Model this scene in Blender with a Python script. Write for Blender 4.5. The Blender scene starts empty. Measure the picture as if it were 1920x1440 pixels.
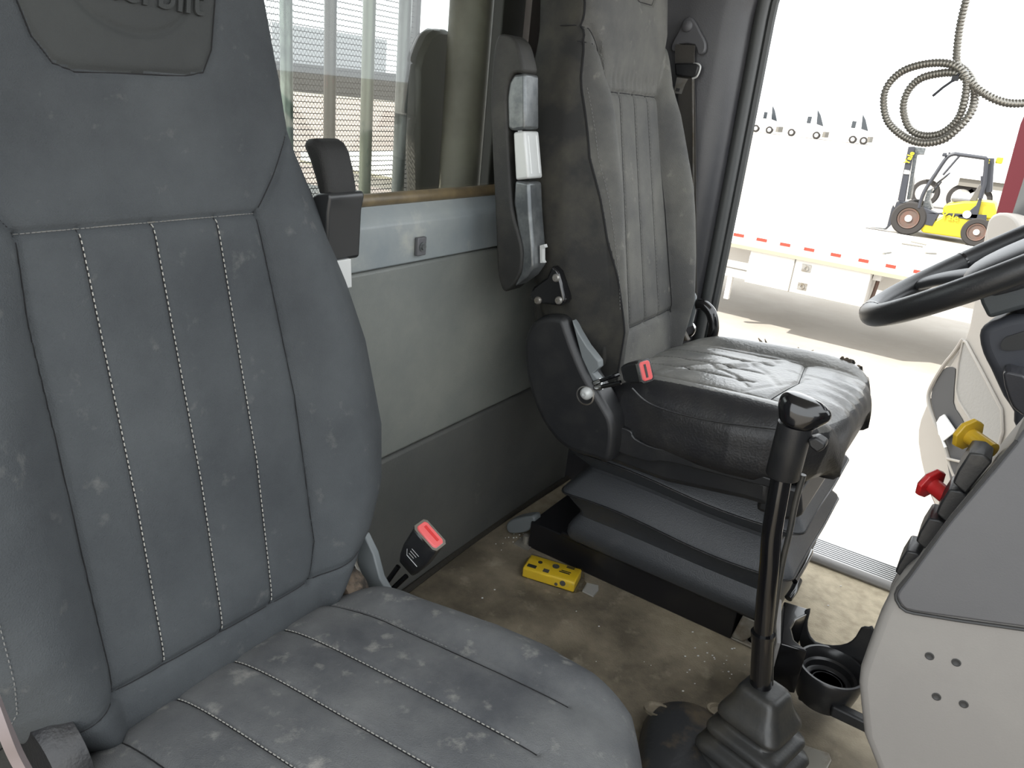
import bpy, bmesh, math, random
import numpy as np
from mathutils import Vector, Matrix
random.seed(7); RNG = np.random.default_rng(7)
S = bpy.context.scene
COL = S.collection
# ------------------------------------------------------------------ camera
# world: x = forward along the truck, y = across to the driver's side, z = up, metres above the cab floor
F = 1420.0
Zc = np.array([383, 3646, 1420.]); Zc /= np.linalg.norm(Zc)
Yc = np.array([990, 445, -1420.]); Yc -= Zc*(Yc@Zc); Yc /= np.linalg.norm(Yc)
Xc = np.cross(Yc, Zc)
RW = np.array([Xc, Yc, Zc])
CAM = np.array([0.844, 0.0, 1.0])
cd = bpy.data.cameras.new('camera'); cam = bpy.data.objects.new('camera', cd); COL.objects.link(cam)
cd.sensor_fit = 'HORIZONTAL'; cd.sensor_width = 36; cd.lens = F*36/1920; cd.clip_start = .02; cd.clip_end = 2000
m = Matrix([list(RW[0])+[CAM[0]], list(RW[1])+[CAM[1]], list(RW[2])+[CAM[2]], [0, 0, 0, 1]])
cam.matrix_world = m; S.camera = cam
# ------------------------------------------------------------------ light
W = bpy.data.worlds.new('world'); S.world = W; W.use_nodes = True
W.node_tree.nodes['Background'].inputs[0].default_value = (.93, .97, 1, 1)
W.node_tree.nodes['Background'].inputs[1].default_value = 2.4
sd = bpy.data.lights.new('sun', 'SUN'); sd.energy = 7.0; sd.angle = math.radians(1.2); sd.color = (1, .96, .9)
sun = bpy.data.objects.new('sun', sd); COL.objects.link(sun)
sun.rotation_euler = Vector((-.85, -.75, 1.0)).to_track_quat('Z', 'Y').to_euler()
S.view_settings.view_transform = 'Standard'; S.view_settings.look = 'None'
S.view_settings.exposure = 0.5; S.view_settings.gamma = 1; S.view_settings.use_curve_mapping = False
S.cycles.max_bounces = 8; S.cycles.diffuse_bounces = 5; S.cycles.glossy_bounces = 4; S.cycles.transparent_max_bounces = 12
S.cycles.sample_clamp_indirect = 6; S.cycles.use_denoising = True
# ------------------------------------------------------------------ helpers
def ray(u, v): return RW @ np.array([u-960, 720-v, -F])
def P(u, v, ax, val):
    i = 'xyz'.index(ax); d = ray(u, v); return CAM + (val-CAM[i])/d[i]*d
def PP(u, v, p0, n):
    d = ray(u, v); n = np.array(n, float); return CAM + ((np.array(p0)-CAM)@n)/(d@n)*d
def V(*a): return np.array(a, float)
def unit(a): a = np.array(a, float); return a/np.linalg.norm(a)
def smooth(p, n=6, closed=False):
    """Catmull-Rom through the points"""
    p = [np.array(q, float) for q in p]; out = []; N = len(p)
    rng = range(N if closed else N-1)
    for i in rng:
        if closed: a, b, c, d = p[(i-1) % N], p[i], p[(i+1) % N], p[(i+2) % N]
        else: a, b, c, d = p[max(i-1, 0)], p[i], p[i+1], p[min(i+2, N-1)]
        for k in range(n):
            t = k/n
            out.append(.5*((2*b)+(-a+c)*t+(2*a-5*b+4*c-d)*t*t+(-a+3*b-3*c+d)*t**3))
    if not closed: out.append(p[-1])
    return out
OFF = {}
def link(o, parent=None, loc=(0, 0, 0)):
    COL.objects.link(o)
    if parent is not None: o.parent = parent
    o.location = loc; return o
def tag(o, label=None, cat=None, group=None, kind=None):
    if label: o['label'] = label
    if cat: o['category'] = cat
    if group: o['group'] = group
    if kind: o['kind'] = kind
    return o
def empty(name, loc, label, cat, group=None):
    o = bpy.data.objects.new(name, None); o.empty_display_size = .02
    link(o, None, loc); OFF[o.name] = np.array(loc, float)
    return tag(o, label, cat, group)
class MB:
    def __init__(s): s.v = []; s.f = []; s.m = []
    def add(s, vs, fs, mi=0):
        b = len(s.v); s.v += [tuple(map(float, q)) for q in vs]
        s.f += [tuple(b+i for i in f) for f in fs]; s.m += [mi]*len(fs); return s
    def box(s, c, size, rot=None, mi=0):
        h = np.array(size)/2; R = np.eye(3) if rot is None else np.array(rot)
        vs = [np.array(c)+R@(h*V(x, y, z)) for x in (-1, 1) for y in (-1, 1) for z in (-1, 1)]
        return s.add(vs, [(0, 1, 3, 2), (4, 6, 7, 5), (0, 4, 5, 1), (2, 3, 7, 6), (0, 2, 6, 4), (1, 5, 7, 3)], mi)
    def bb(s, lo, hi, mi=0):
        lo = np.array(lo, float); hi = np.array(hi, float); return s.box((lo+hi)/2, hi-lo, None, mi)
    def prism(s, pts, vec, mi=0):
        n = len(pts); vec = np.array(vec, float)
        vs = [np.array(p) for p in pts]+[np.array(p)+vec for p in pts]
        fs = [tuple(range(n)), tuple(range(2*n-1, n-1, -1))]+[(i, (i+1) % n, n+(i+1) % n, n+i) for i in range(n)]
        return s.add(vs, fs, mi)
    def loft(s, rings, closed=True, caps=True, mi=0, wrap=False):
        n = len(rings[0]); vs = [p for r in rings for p in r]; fs = []
        K = len(rings)
        for k in range(K if wrap else K-1):
            k2 = (k+1) % K
            for i in range(n if closed else n-1):
                j = (i+1) % n; fs.append((k*n+i, k*n+j, k2*n+j, k2*n+i))
        if caps and closed and not wrap: fs += [tuple(range(n)), tuple(range(K*n-1, (K-1)*n-1, -1))]
        return s.add(vs, fs, mi)
    def tube(s, path, r, seg=12, closed=False, mi=0, flat=1.0, up=None):
        path = [np.array(p, float) for p in path]; N = len(path)
        rr = r if hasattr(r, '__len__') else [r]*N
        rings = []; prev = None
        for i in range(N):
            a = path[(i-1) % N] if (closed or i > 0) else path[i]; b = path[(i+1) % N] if (closed or i < N-1) else path[i]
            t = unit(b-a)
            if up is not None: e1 = unit(np.cross(t, up))
            else:
                if prev is None:
                    e1 = np.cross(t, V(0, 0, 1)); e1 = np.cross(t, V(1, 0, 0)) if np.linalg.norm(e1) < .1 else e1
                else: e1 = prev-t*(prev@t)
                e1 = unit(e1)
            prev = e1; e2 = np.cross(t, e1)
            rings.append([path[i]+rr[i]*(math.cos(2*math.pi*k/seg)*e1+flat*math.sin(2*math.pi*k/seg)*e2) for k in range(seg)])
        return s.loft(rings, True, True, mi, wrap=closed)
    def lathe(s, o, ax, prof, seg=32, mi=0, ref=None, sx=1.0, sides=None):
        """prof: (height along axis, radius)"""
        ax = unit(ax); e1 = np.cross(ax, V(0, 0, 1)) if ref is None else np.array(ref, float)-ax*(np.array(ref, float)@ax)
        if np.linalg.norm(e1) < .01: e1 = V(1, 0, 0)
        e1 = unit(e1); e2 = np.cross(ax, e1); seg = sides or seg
        rings = [[np.array(o)+h*ax+r*(sx*math.cos(2*math.pi*k/seg)*e1+math.sin(2*math.pi*k/seg)*e2) for k in range(seg)] for h, r in prof]
        return s.loft(rings, True, True, mi)
    def ribbon(s, path, wvec, th, mi=0):
        rings = []; N = len(path)
        for i, p in enumerate(path):
            t = unit(np.array(path[min(i+1, N-1)])-np.array(path[max(i-1, 0)]))
            w = np.array(wvec[i] if hasattr(wvec[0], '__len__') else wvec, float); n = unit(np.cross(t, w))*th/2
            p = np.array(p); rings.append([p-w/2-n, p+w/2-n, p+w/2+n, p-w/2+n])
        return s.loft(rings, True, True, mi)
    def build(s, name, mats, parent=None, bevel=0, seg=2, angle=40, flat=False, sub=0, label=None, cat=None, group=None, kind=None, weld=False):
        me = bpy.data.meshes.new(name); vs = np.array(s.v)
        if parent is None:
            o3 = (vs.min(0)+vs.max(0))/2; o3[2] = vs[:, 2].min()
        else: o3 = OFF[parent.name]
        me.from_pydata((vs-o3).tolist(), [], s.f)
        bm = bmesh.new(); bm.from_mesh(me)
        if weld: bmesh.ops.remove_doubles(bm, verts=bm.verts, dist=1e-5)
        bmesh.ops.recalc_face_normals(bm, faces=bm.faces); bm.to_mesh(me); bm.free()
        for mm in (mats if isinstance(mats, (list, tuple)) else [mats]): me.materials.append(mm)
        if not weld: me.polygons.foreach_set('material_index', s.m)
        if not flat:
            me.polygons.foreach_set('use_smooth', [True]*len(me.polygons)); me.set_sharp_from_angle(angle=math.radians(angle))
        o = bpy.data.objects.new(name, me)
        link(o, parent, o3 if parent is None else (0, 0, 0)); OFF[o.name] = o3
        if bevel:
            b = o.modifiers.new('bevel', 'BEVEL'); b.width = bevel; b.segments = seg; b.limit_method = 'ANGLE'; b.angle_limit = math.radians(35); b.harden_normals = False
        if sub:
            b = o.modifiers.new('sub', 'SUBSURF'); b.levels = sub; b.render_levels = sub
        return tag(o, label, cat, group, kind)
def copy_tree(o, dx, parent=None):
    c = o.copy(); COL.objects.link(c); c.parent = parent
    if parent is None: c.location = Vector(o.location)+Vector(dx)
    for ch in list(o.children): copy_tree(ch, dx, c)
    return c
def text_mb(mb, txt, o, ex, ey, size, th=.001, mi=0, shear=0, bold=0):
    cu = bpy.data.curves.new('lettering', 'FONT'); cu.body = txt; cu.size = 1; cu.shear = shear; cu.offset = bold; cu.align_x = 'CENTER'; cu.align_y = 'CENTER'; cu.extrude = .5; cu.resolution_u = 3
    ob = bpy.data.objects.new('lettering', cu); COL.objects.link(ob)
    dg = bpy.context.evaluated_depsgraph_get(); me = bpy.data.meshes.new_from_object(ob.evaluated_get(dg))
    ex = unit(ex); ey = unit(ey); n = np.cross(ex, ey)
    vs = [np.array(o)+size*(v.co.x*ex+v.co.y*ey)+th*v.co.z*n for v in me.vertices]
    mb.add(vs, [tuple(p.vertices) for p in me.polygons], mi)
    bpy.data.objects.remove(ob); bpy.data.curves.remove(cu); bpy.data.meshes.remove(me)
# ------------------------------------------------------------------ materials
MATS = {}
def mat(name, col, rough=.6, metal=0, spots=None, bump=None, dust=None, coat=0, spec=None, stretch=None):
    """spots=(scale, second colour, low, high); dust=(scale, colour, low, high); bump=(scale, strength)"""
    M = bpy.data.materials.new(name); M.use_nodes = True; nt = M.node_tree; N = nt.nodes; L = nt.links
    b = N['Principled BSDF']; b.inputs['Roughness'].default_value = rough; b.inputs['Metallic'].default_value = metal
    if coat: b.inputs['Coat Weight'].default_value = coat
    if spec is not None: b.inputs['Specular IOR Level'].default_value = spec
    b.inputs['Base Color'].default_value = (*col, 1)
    tc = N.new('ShaderNodeTexCoord'); src = tc.outputs['Object']
    if stretch:
        mp = N.new('ShaderNodeMapping'); mp.inputs['Scale'].default_value = stretch; L.new(src, mp.inputs[0]); ssrc = mp.outputs[0]
    else: ssrc = src
    cur = None
    for q, layer in enumerate([spots, dust]):
        if not layer: continue
        sc, c2, lo, hi = layer
        no = N.new('ShaderNodeTexNoise'); no.inputs['Scale'].default_value = sc; no.inputs['Detail'].default_value = 7; no.inputs['Roughness'].default_value = .62
        L.new(ssrc if q == 0 else src, no.inputs['Vector'])
        mr = N.new('ShaderNodeMapRange'); mr.inputs[1].default_value = lo; mr.inputs[2].default_value = hi; L.new(no.outputs[0], mr.inputs[0])
        mx = N.new('ShaderNodeMix'); mx.data_type = 'RGBA'; L.new(mr.outputs[0], mx.inputs[0])
        if cur is None: mx.inputs[6].default_value = (*col, 1)
        else: L.new(cur, mx.inputs[6])
        mx.inputs[7].default_value = (*c2, 1); cur = mx.outputs[2]
    if cur is not None: L.new(cur, b.inputs['Base Color'])
    if bump:
        no = N.new('ShaderNodeTexNoise'); no.inputs['Scale'].default_value = bump[0]; no.inputs['Detail'].default_value = 3; L.new(src, no.inputs['Vector'])
        bp = N.new('ShaderNodeBump'); bp.inputs['Strength'].default_value = bump[1]; bp.inputs['Distance'].default_value = .002
        L.new(no.outputs[0], bp.inputs['Height']); L.new(bp.outputs[0], b.inputs['Normal'])
    MATS[name] = M; return M
fabric = mat('seat_fabric', (.041, .0455, .0495), .85, spots=(5, (.063, .069, .073), .36, .66), bump=(700, .6), dust=(30, (.15, .15, .14), .62, .9), spec=.3)
fabric_dark = mat('headrest_fabric', (.030, .032, .032), .75, spots=(6, (.040, .043, .042), .35, .7), bump=(800, .3), spec=.3)
fabric_dusty = mat('cushion_fabric', (.062, .065, .070), .85, spots=(6, (.135, .137, .137), .36, .66), bump=(700, .6), dust=(34, (.30, .29, .265), .58, .85), spec=.3)
thread = mat('stitch_thread', (.34, .33, .30), .8)
thread_dim = mat('dull_thread', (.15, .15, .145), .8)
drv_fabric = mat('worn_seat_fabric', (.058, .058, .056), .7, spots=(8, (.105, .103, .092), .38, .66), bump=(600, .5), dust=(30, (.24, .23, .20), .62, .9), spec=.4)
drv_leather = mat('worn_leather', (.014, .0142, .016), .42, spots=(14, (.026, .025, .024), .45, .7), bump=(250, .35), dust=(22, (.07, .068, .06), .62, .95), spec=.5)
drv_top = mat('scuffed_lit_leather_top', (.11, .11, .104), .30, spots=(11, (.20, .195, .18), .4, .65), bump=(140, .5), dust=(40, (.24, .23, .21), .62, .9), spec=.7)  # scuffed leather, with the door's sheen put into the paler top colour
drv_side = mat('seat_side_fabric', (.018, .018, .017), .75, spots=(9, (.05, .047, .037), .46, .72), bump=(600, .3), spec=.3)
blk = mat('black_plastic', (.012, .0125, .014), .42, spots=(20, (.022, .022, .022), .45, .7), bump=(500, .12), dust=(16, (.07, .066, .055), .66, .9))
blk_gloss = mat('glossy_black_paint', (.006, .006, .007), .16, dust=(18, (.05, .045, .04), .68, .95), coat=.4)
blk_steel = mat('black_steel', (.008, .008, .01), .35, spots=(10, (.02, .019, .018), .5, .75))
vinyl = mat('bellows_vinyl', (.038, .041, .046), .42, bump=(420, .3), dust=(12, (.08, .08, .08), .62, .9), spec=.6)
rubber = mat('boot_rubber', (.024, .0245, .024), .40, spots=(14, (.055, .05, .04), .45, .75), bump=(200, .15), spec=.6)
wallv = mat('wall_vinyl', (.155, .165, .155), .52, spots=(4, (.225, .23, .205), .38, .7), bump=(350, .3), dust=(9, (.26, .25, .22), .64, .95))
wallv_low = mat('lower_wall_vinyl', (.085, .088, .083), .6, spots=(5, (.115, .115, .105), .35, .7), bump=(350, .3), dust=(12, (.2, .19, .16), .66, .95))
trimg = mat('blue_grey_plastic', (.20, .225, .235), .42, spots=(8, (.26, .28, .275), .4, .7), bump=(400, .08), dust=(11, (.42, .41, .36), .58, .85))
gold = mat('dusty_bronze_seal', (.16, .12, .065), .45, spots=(20, (.08, .062, .038), .4, .7), bump=(60, .2))
pillarm = mat('pillar_plastic', (.042, .042, .047), .30, bump=(450, .12), spots=(5, (.062, .062, .064), .4, .7))
sealm = mat('door_seal_rubber', (.05, .053, .053), .5, bump=(200, .1))
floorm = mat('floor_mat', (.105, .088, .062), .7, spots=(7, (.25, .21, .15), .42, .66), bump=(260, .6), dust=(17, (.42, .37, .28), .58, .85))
greyp = mat('console_plastic', (.21, .20, .19), .5, spots=(5, (.24, .23, .215), .4, .7), bump=(500, .08))
darkp = mat('console_insert_plastic', (.085, .086, .092), .5, spots=(4, (.10, .10, .105), .4, .7), bump=(600, .08))
dashp = mat('dash_plastic', (.045, .048, .058), .55, bump=(500, .1))
column_m = mat('column_plastic', (.05, .057, .06), .5, bump=(500, .1))
beige = mat('beige_door_plastic', (.42, .39, .35), .5, bump=(300, .05))
beige_tex = mat('textured_beige_plastic', (.34, .33, .31), .55, bump=(120, .5))
pocket_m = mat('door_pocket_dark', (.07, .07, .072), .7)
wheelm = mat('steering_wheel_leather', (.016, .0165, .018), .38, bump=(500, .15))
wheelhub = mat('steering_hub_plastic', (.03, .031, .034), .42, bump=(700, .2))
redpaint = mat('red_truck_paint', (.062, .003, .007), .5, spec=.2)
alu = mat('brushed_aluminium', (.62, .62, .61), .38, .8)
alu_dark = mat('scuffed_metal', (.30, .29, .27), .45, .7, spots=(18, (.15, .12, .08), .45, .7))
galv = mat('galvanised_bracket', (.33, .31, .27), .5, .5, spots=(14, (.14, .10, .06), .48, .7))
chrome = mat('chrome', (.6, .6, .6), .15, 1)
silverp = mat('silver_plastic', (.50, .51, .50), .4, .2)
gunmetal = mat('gunmetal_plastic', (.085, .092, .096), .28, .5, spots=(20, (.2, .21, .21), .4, .7))
leverg = mat('grey_lever_plastic', (.15, .165, .17), .5)
redp = mat('red_button_plastic', (.62, .10, .10), .35)
belt = mat('seat_belt_webbing', (.05, .046, .040), .8, bump=(900, .5))
yknob = mat('yellow_knob_plastic', (.50, .32, .022), .3, coat=.2)
rknob = mat('red_knob_plastic', (.36, .012, .014), .3, coat=.2)
bellow_y = mat('yellow_card', (.95, .66, .03), .4, dust=(40, (.6, .5, .25), .62, .85))
conduit = mat('conduit_metal', (.28, .265, .235), .32, .7)
zipm = mat('cable_tie_nylon', (.01, .01, .014), .4)
BARM = [mat('pale_green_bar_reflection', (.30, .36, .31), .3, .3, spots=(7, (.06, .075, .075), .45, .55), stretch=(1, 1, .35)), mat('brown_red_bar_reflection', (.085, .075, .06), .3, .3, spots=(6, (.24, .03, .035), .5, .56), stretch=(1, 1, .3)), mat('grey_green_bar_reflection', (.24, .26, .20), .3, .3, spots=(9, (.07, .10, .09), .5, .56), stretch=(1, 1, .4)), mat('grey_bar_reflection', (.20, .21, .20), .3, .3, spots=(6, (.035, .035, .03), .48, .56), stretch=(1, 1, .3))]  # reflections on the polished bars painted in as coloured streaks
mirrorm = mat('steel_pole', (.42, .42, .39), .22, .85, spots=(14, (.2, .21, .2), .4, .6))
wirem = mat('guard_wire', (.035, .033, .032), .5)
brown_dk = mat('dark_post_paint', (.035, .033, .030), .5)
tanpost = mat('tan_column_reflection', (.22, .205, .165), .5, spots=(6, (.12, .11, .09), .4, .7))
paper = mat('white_paper', (.8, .8, .78), .7)
foam = mat('torn_foam', (.13, .10, .07), .9, spots=(60, (.02, .018, .015), .4, .6))
ink = mat('printed_ink', (.03, .03, .03), .6)
ledbrown = mat('carpet_scrap', (.12, .09, .065), .95, spots=(60, (.03, .025, .02), .4, .6), bump=(150, 1))
# outside
asphalt = mat('sandy_asphalt', (.34, .31, .27), .9, spots=(1.2, (.30, .27, .23), .4, .6), bump=(30, .6))
deckm = mat('white_deck', (.72, .71, .68), .7)
white = mat('white_truck_paint', (.82, .82, .82), .45)
toolm = mat('white_toolbox_paint', (.62, .60, .57), .5)
reflr = mat('red_reflector_tape', (.40, .035, .018), .5)
reflw = mat('white_reflector_tape', (.75, .75, .72), .5)
tyre = mat('tyre_rubber', (.025, .022, .02), .85, bump=(30, .3))
rimr = mat('rusty_rim', (.085, .058, .045), .6, spots=(6, (.10, .05, .035), .4, .6))
rimw = mat('white_hub', (.5, .48, .44), .5)
fork_y = mat('forklift_yellow', (.50, .40, .012), .45)
fork_k = mat('forklift_dark_grey', (.024, .026, .033), .5)
fork_s = mat('forklift_seat_vinyl', (.1, .095, .09), .6)
glassdk = mat('dark_window_glass', (.03, .035, .04), .1)
dirty = mat('dirty_underframe', (.14, .13, .11), .7)
straw = mat('dry_grass', (.5, .33, .12), .9)
darkband = mat('dark_trailer_side', (.035, .035, .035), .7)
lgrey = mat('grey_building_wall', (.3, .31, .33), .8)
pinksoil = mat('pink_earth', (.30, .24, .21), .9, spots=(.6, (.22, .18, .16), .4, .6))
def glass_mat(name, tint, base):
    M = bpy.data.materials.new(name); M.use_nodes = True; nt = M.node_tree; N = nt.nodes; L = nt.links; N.clear()
    o = N.new('ShaderNodeOutputMaterial'); t = N.new('ShaderNodeBsdfTransparent'); t.inputs[0].default_value = (*tint, 1)
    g = N.new('ShaderNodeBsdfGlossy'); g.inputs['Roughness'].default_value = .02; g.inputs[0].default_value = (1, 1, 1, 1)
    lw = N.new('ShaderNodeLayerWeight'); lw.inputs[0].default_value = .5      # Schlick: r0 + (1 - r0) (1 - cos)^5, the same from both faces
    pw_ = N.new('ShaderNodeMath'); pw_.operation = 'POWER'; pw_.inputs[1].default_value = 5; L.new(lw.outputs['Facing'], pw_.inputs[0])
    ad = N.new('ShaderNodeMath'); ad.operation = 'MULTIPLY_ADD'; ad.inputs[1].default_value = .96; ad.inputs[2].default_value = .04*base; L.new(pw_.outputs[0], ad.inputs[0])
    mx = N.new('ShaderNodeMixShader'); L.new(ad.outputs[0], mx.inputs[0]); L.new(t.outputs[0], mx.inputs[1]); L.new(g.outputs[0], mx.inputs[2]); L.new(mx.outputs[0], o.inputs[0])
    return M
glass = glass_mat('window_glass', (.86, .88, .86), 1.2)
film = glass_mat('clear_wrapper_film', (.9, .89, .85), 2.2)
# ================================================================== THE CAB SHELL
def mud_and_door_light(M):  # dried mud, plus door light painted in as a paler tone near the sill
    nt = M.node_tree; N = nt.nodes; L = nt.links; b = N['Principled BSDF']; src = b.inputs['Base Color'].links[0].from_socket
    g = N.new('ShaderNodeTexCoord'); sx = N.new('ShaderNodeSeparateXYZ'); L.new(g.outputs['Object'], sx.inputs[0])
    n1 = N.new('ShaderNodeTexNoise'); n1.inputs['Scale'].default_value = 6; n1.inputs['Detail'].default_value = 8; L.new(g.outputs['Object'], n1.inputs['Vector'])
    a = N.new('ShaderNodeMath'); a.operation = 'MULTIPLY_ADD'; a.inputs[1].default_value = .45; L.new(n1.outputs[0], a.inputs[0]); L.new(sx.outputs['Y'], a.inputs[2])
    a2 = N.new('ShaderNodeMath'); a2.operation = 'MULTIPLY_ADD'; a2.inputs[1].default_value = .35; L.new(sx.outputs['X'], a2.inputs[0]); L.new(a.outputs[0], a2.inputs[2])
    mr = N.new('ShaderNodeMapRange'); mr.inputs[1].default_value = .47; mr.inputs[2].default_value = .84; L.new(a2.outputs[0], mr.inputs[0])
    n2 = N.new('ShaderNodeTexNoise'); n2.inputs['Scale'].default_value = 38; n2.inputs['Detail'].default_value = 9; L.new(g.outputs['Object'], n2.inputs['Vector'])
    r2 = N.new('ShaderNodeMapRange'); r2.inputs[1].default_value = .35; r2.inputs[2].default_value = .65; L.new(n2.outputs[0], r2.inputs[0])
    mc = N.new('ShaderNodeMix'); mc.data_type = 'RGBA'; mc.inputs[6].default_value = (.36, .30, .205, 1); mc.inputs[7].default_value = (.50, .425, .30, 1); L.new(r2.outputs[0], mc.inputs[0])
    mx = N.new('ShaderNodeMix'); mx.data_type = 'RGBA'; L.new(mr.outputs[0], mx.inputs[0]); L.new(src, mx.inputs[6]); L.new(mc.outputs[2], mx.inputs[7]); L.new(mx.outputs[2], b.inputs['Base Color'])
mud_and_door_light(floorm)
FLZ = 0.0
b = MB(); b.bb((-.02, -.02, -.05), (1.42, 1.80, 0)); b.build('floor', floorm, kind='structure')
# rear wall: vinyl panels, blue-grey trim under the window
b = MB(); b.bb((-.06, -.0, -.05), (0, 1.80, .338)); b.build('wall_rear', wallv_low, kind='structure', bevel=.006)
b = MB(); b.bb((-.06, -.0, .342), (0, 1.80, .703)); b.build('wall_rear_upper', wallv, kind='structure', bevel=.006)
prof = [(-.06, .706), (.006, .706), (.006, .775), (-.004, .788), (-.018, .806), (-.06, .806)]
b = MB(); b.loft([[V(x, y, z) for x, z in prof] for y in (0, 1.80)]); b.build('trim_1', trimg, kind='structure', bevel=.003)
tr = bpy.data.objects['trim_1']
bt = empty('trim_button', (0.006, 1.045, .716), 'small square dark clip with round bolt on the blue-grey trim below the window', 'clip')
c = P(786, 461, 'x', .008)
b = MB(); b.box(c+V(.003, 0, 0), (.008, .023, .032)); b.build('clip_plate', darkp, bt, bevel=.002)
b = MB(); b.lathe(c+V(.007, 0, 0), (1, 0, 0), [(0, .008), (.002, .008), (.002, .005), (.005, .005), (.005, .001)]); b.build('bolt', gunmetal, bt)
b = MB(); b.tube([V(-.022, y, .812) for y in np.linspace(0, 1.8, 8)], .011, 12); b.build('trim_2', gold, kind='structure')
# wall above the window and at its ends
b = MB(); b.bb((-.06, -.0, 1.42), (0, 1.80, 1.62)); b.bb((-.06, 0, .8), (0, .25, 1.42)); b.bb((-.06, 1.50, .8), (0, 1.80, 1.42)); b.build('wall_rear_top', pillarm, kind='structure', bevel=.004)
b = MB(); b.bb((-.034, .25, .80), (-.03, 1.50, 1.42)); b.build('window_1', glass, kind='structure')
# corrugated edge strip along the wall foot
b = MB(); b.tube(smooth([V(.006+.006*math.sin(7*t), .6+1.1*t, .008) for t in np.linspace(0, 1, 20)], 3), .007, 8); b.build('baseboard_rear', mat('foot_seal', (.03, .026, .02), .8, bump=(80, 1)), kind='structure')
# driver side: pillar panel between rear wall and door opening
rings = []
for z in np.linspace(-.02, 1.62, 24):
    tpl = .270+.006*math.sin(z*2.2)
    if z > 1.2: tpl += .30*((z-1.2)/.42)**2.0
    rings.append([V(0, 1.70, z), V(.05, 1.735, z), V(.12, 1.752, z), V(tpl-.08, 1.756, z), V(tpl-.045, 1.768, z), V(tpl-.02, 1.79, z), V(tpl-.018, 1.86, z), V(0, 1.86, z)])
b = MB(); b.loft(rings); b.build('wall_left', pillarm, kind='structure', angle=60)
b = MB(); pth = [V(.262+.006*math.sin(z*2.2)+(.30*((z-1.2)/.42)**2.0 if z > 1.2 else 0), 1.80, z) for z in np.linspace(.0, 1.45, 40)]
b.tube(pth, .014, 10); b.tube([p+V(.016, .022, 0) for p in pth], .011, 8); b.build('trim_3', sealm, kind='structure')
b = MB(); b.tube([p+V(-.006, .008, 0) for p in pth], .0125, 8); b.build('trim_4', redpaint, kind='structure')
# roof, front wall (dash line) and passenger rear pillar
b = MB(); b.bb((-.06, -.02, 1.60), (1.05, 1.86, 1.64)); b.build('ceiling', mat('headliner', (.35, .35, .34), .9), kind='structure')
b = MB(); b.bb((1.42, -.02, -.05), (1.46, 1.86, .80)); b.build('wall_front', dashp, kind='structure')
b = MB(); b.bb((-.06, -.06, -.05), (.22, 0, 1.60)); b.build('wall_right', pillarm, kind='structure')
b = MB(); b.bb((-.95, -.1, 1.66), (-.06, 1.9, 1.70)); b.build('added_sun_slab', pillarm, kind='structure')  # added unseen slab behind the cab, keeps sun out of the rear window
# door sill: ribbed scuff plate and edge moulding
b = MB(); b.bb((.29, 1.80, -.05), (1.30, 1.905, -.006))
for k in range(9): b.tube([V(x, 1.818+.0095*k, -.004) for x in (.30, 1.30)], .0032, 6, mi=0)
b.build('trim_5', alu, kind='structure')
b = MB()
for k in range(8): b.bb((.30, 1.8202+.0095*k, -.006), (1.30, 1.8253+.0095*k, -.0012))
b.build('trim_6', blk, kind='structure')
b = MB(); b.tube([V(x, 1.778, .006) for x in (.28, 1.30)], .016, 12, flat=.7); b.build('trim_7', greyp, kind='structure')

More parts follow.
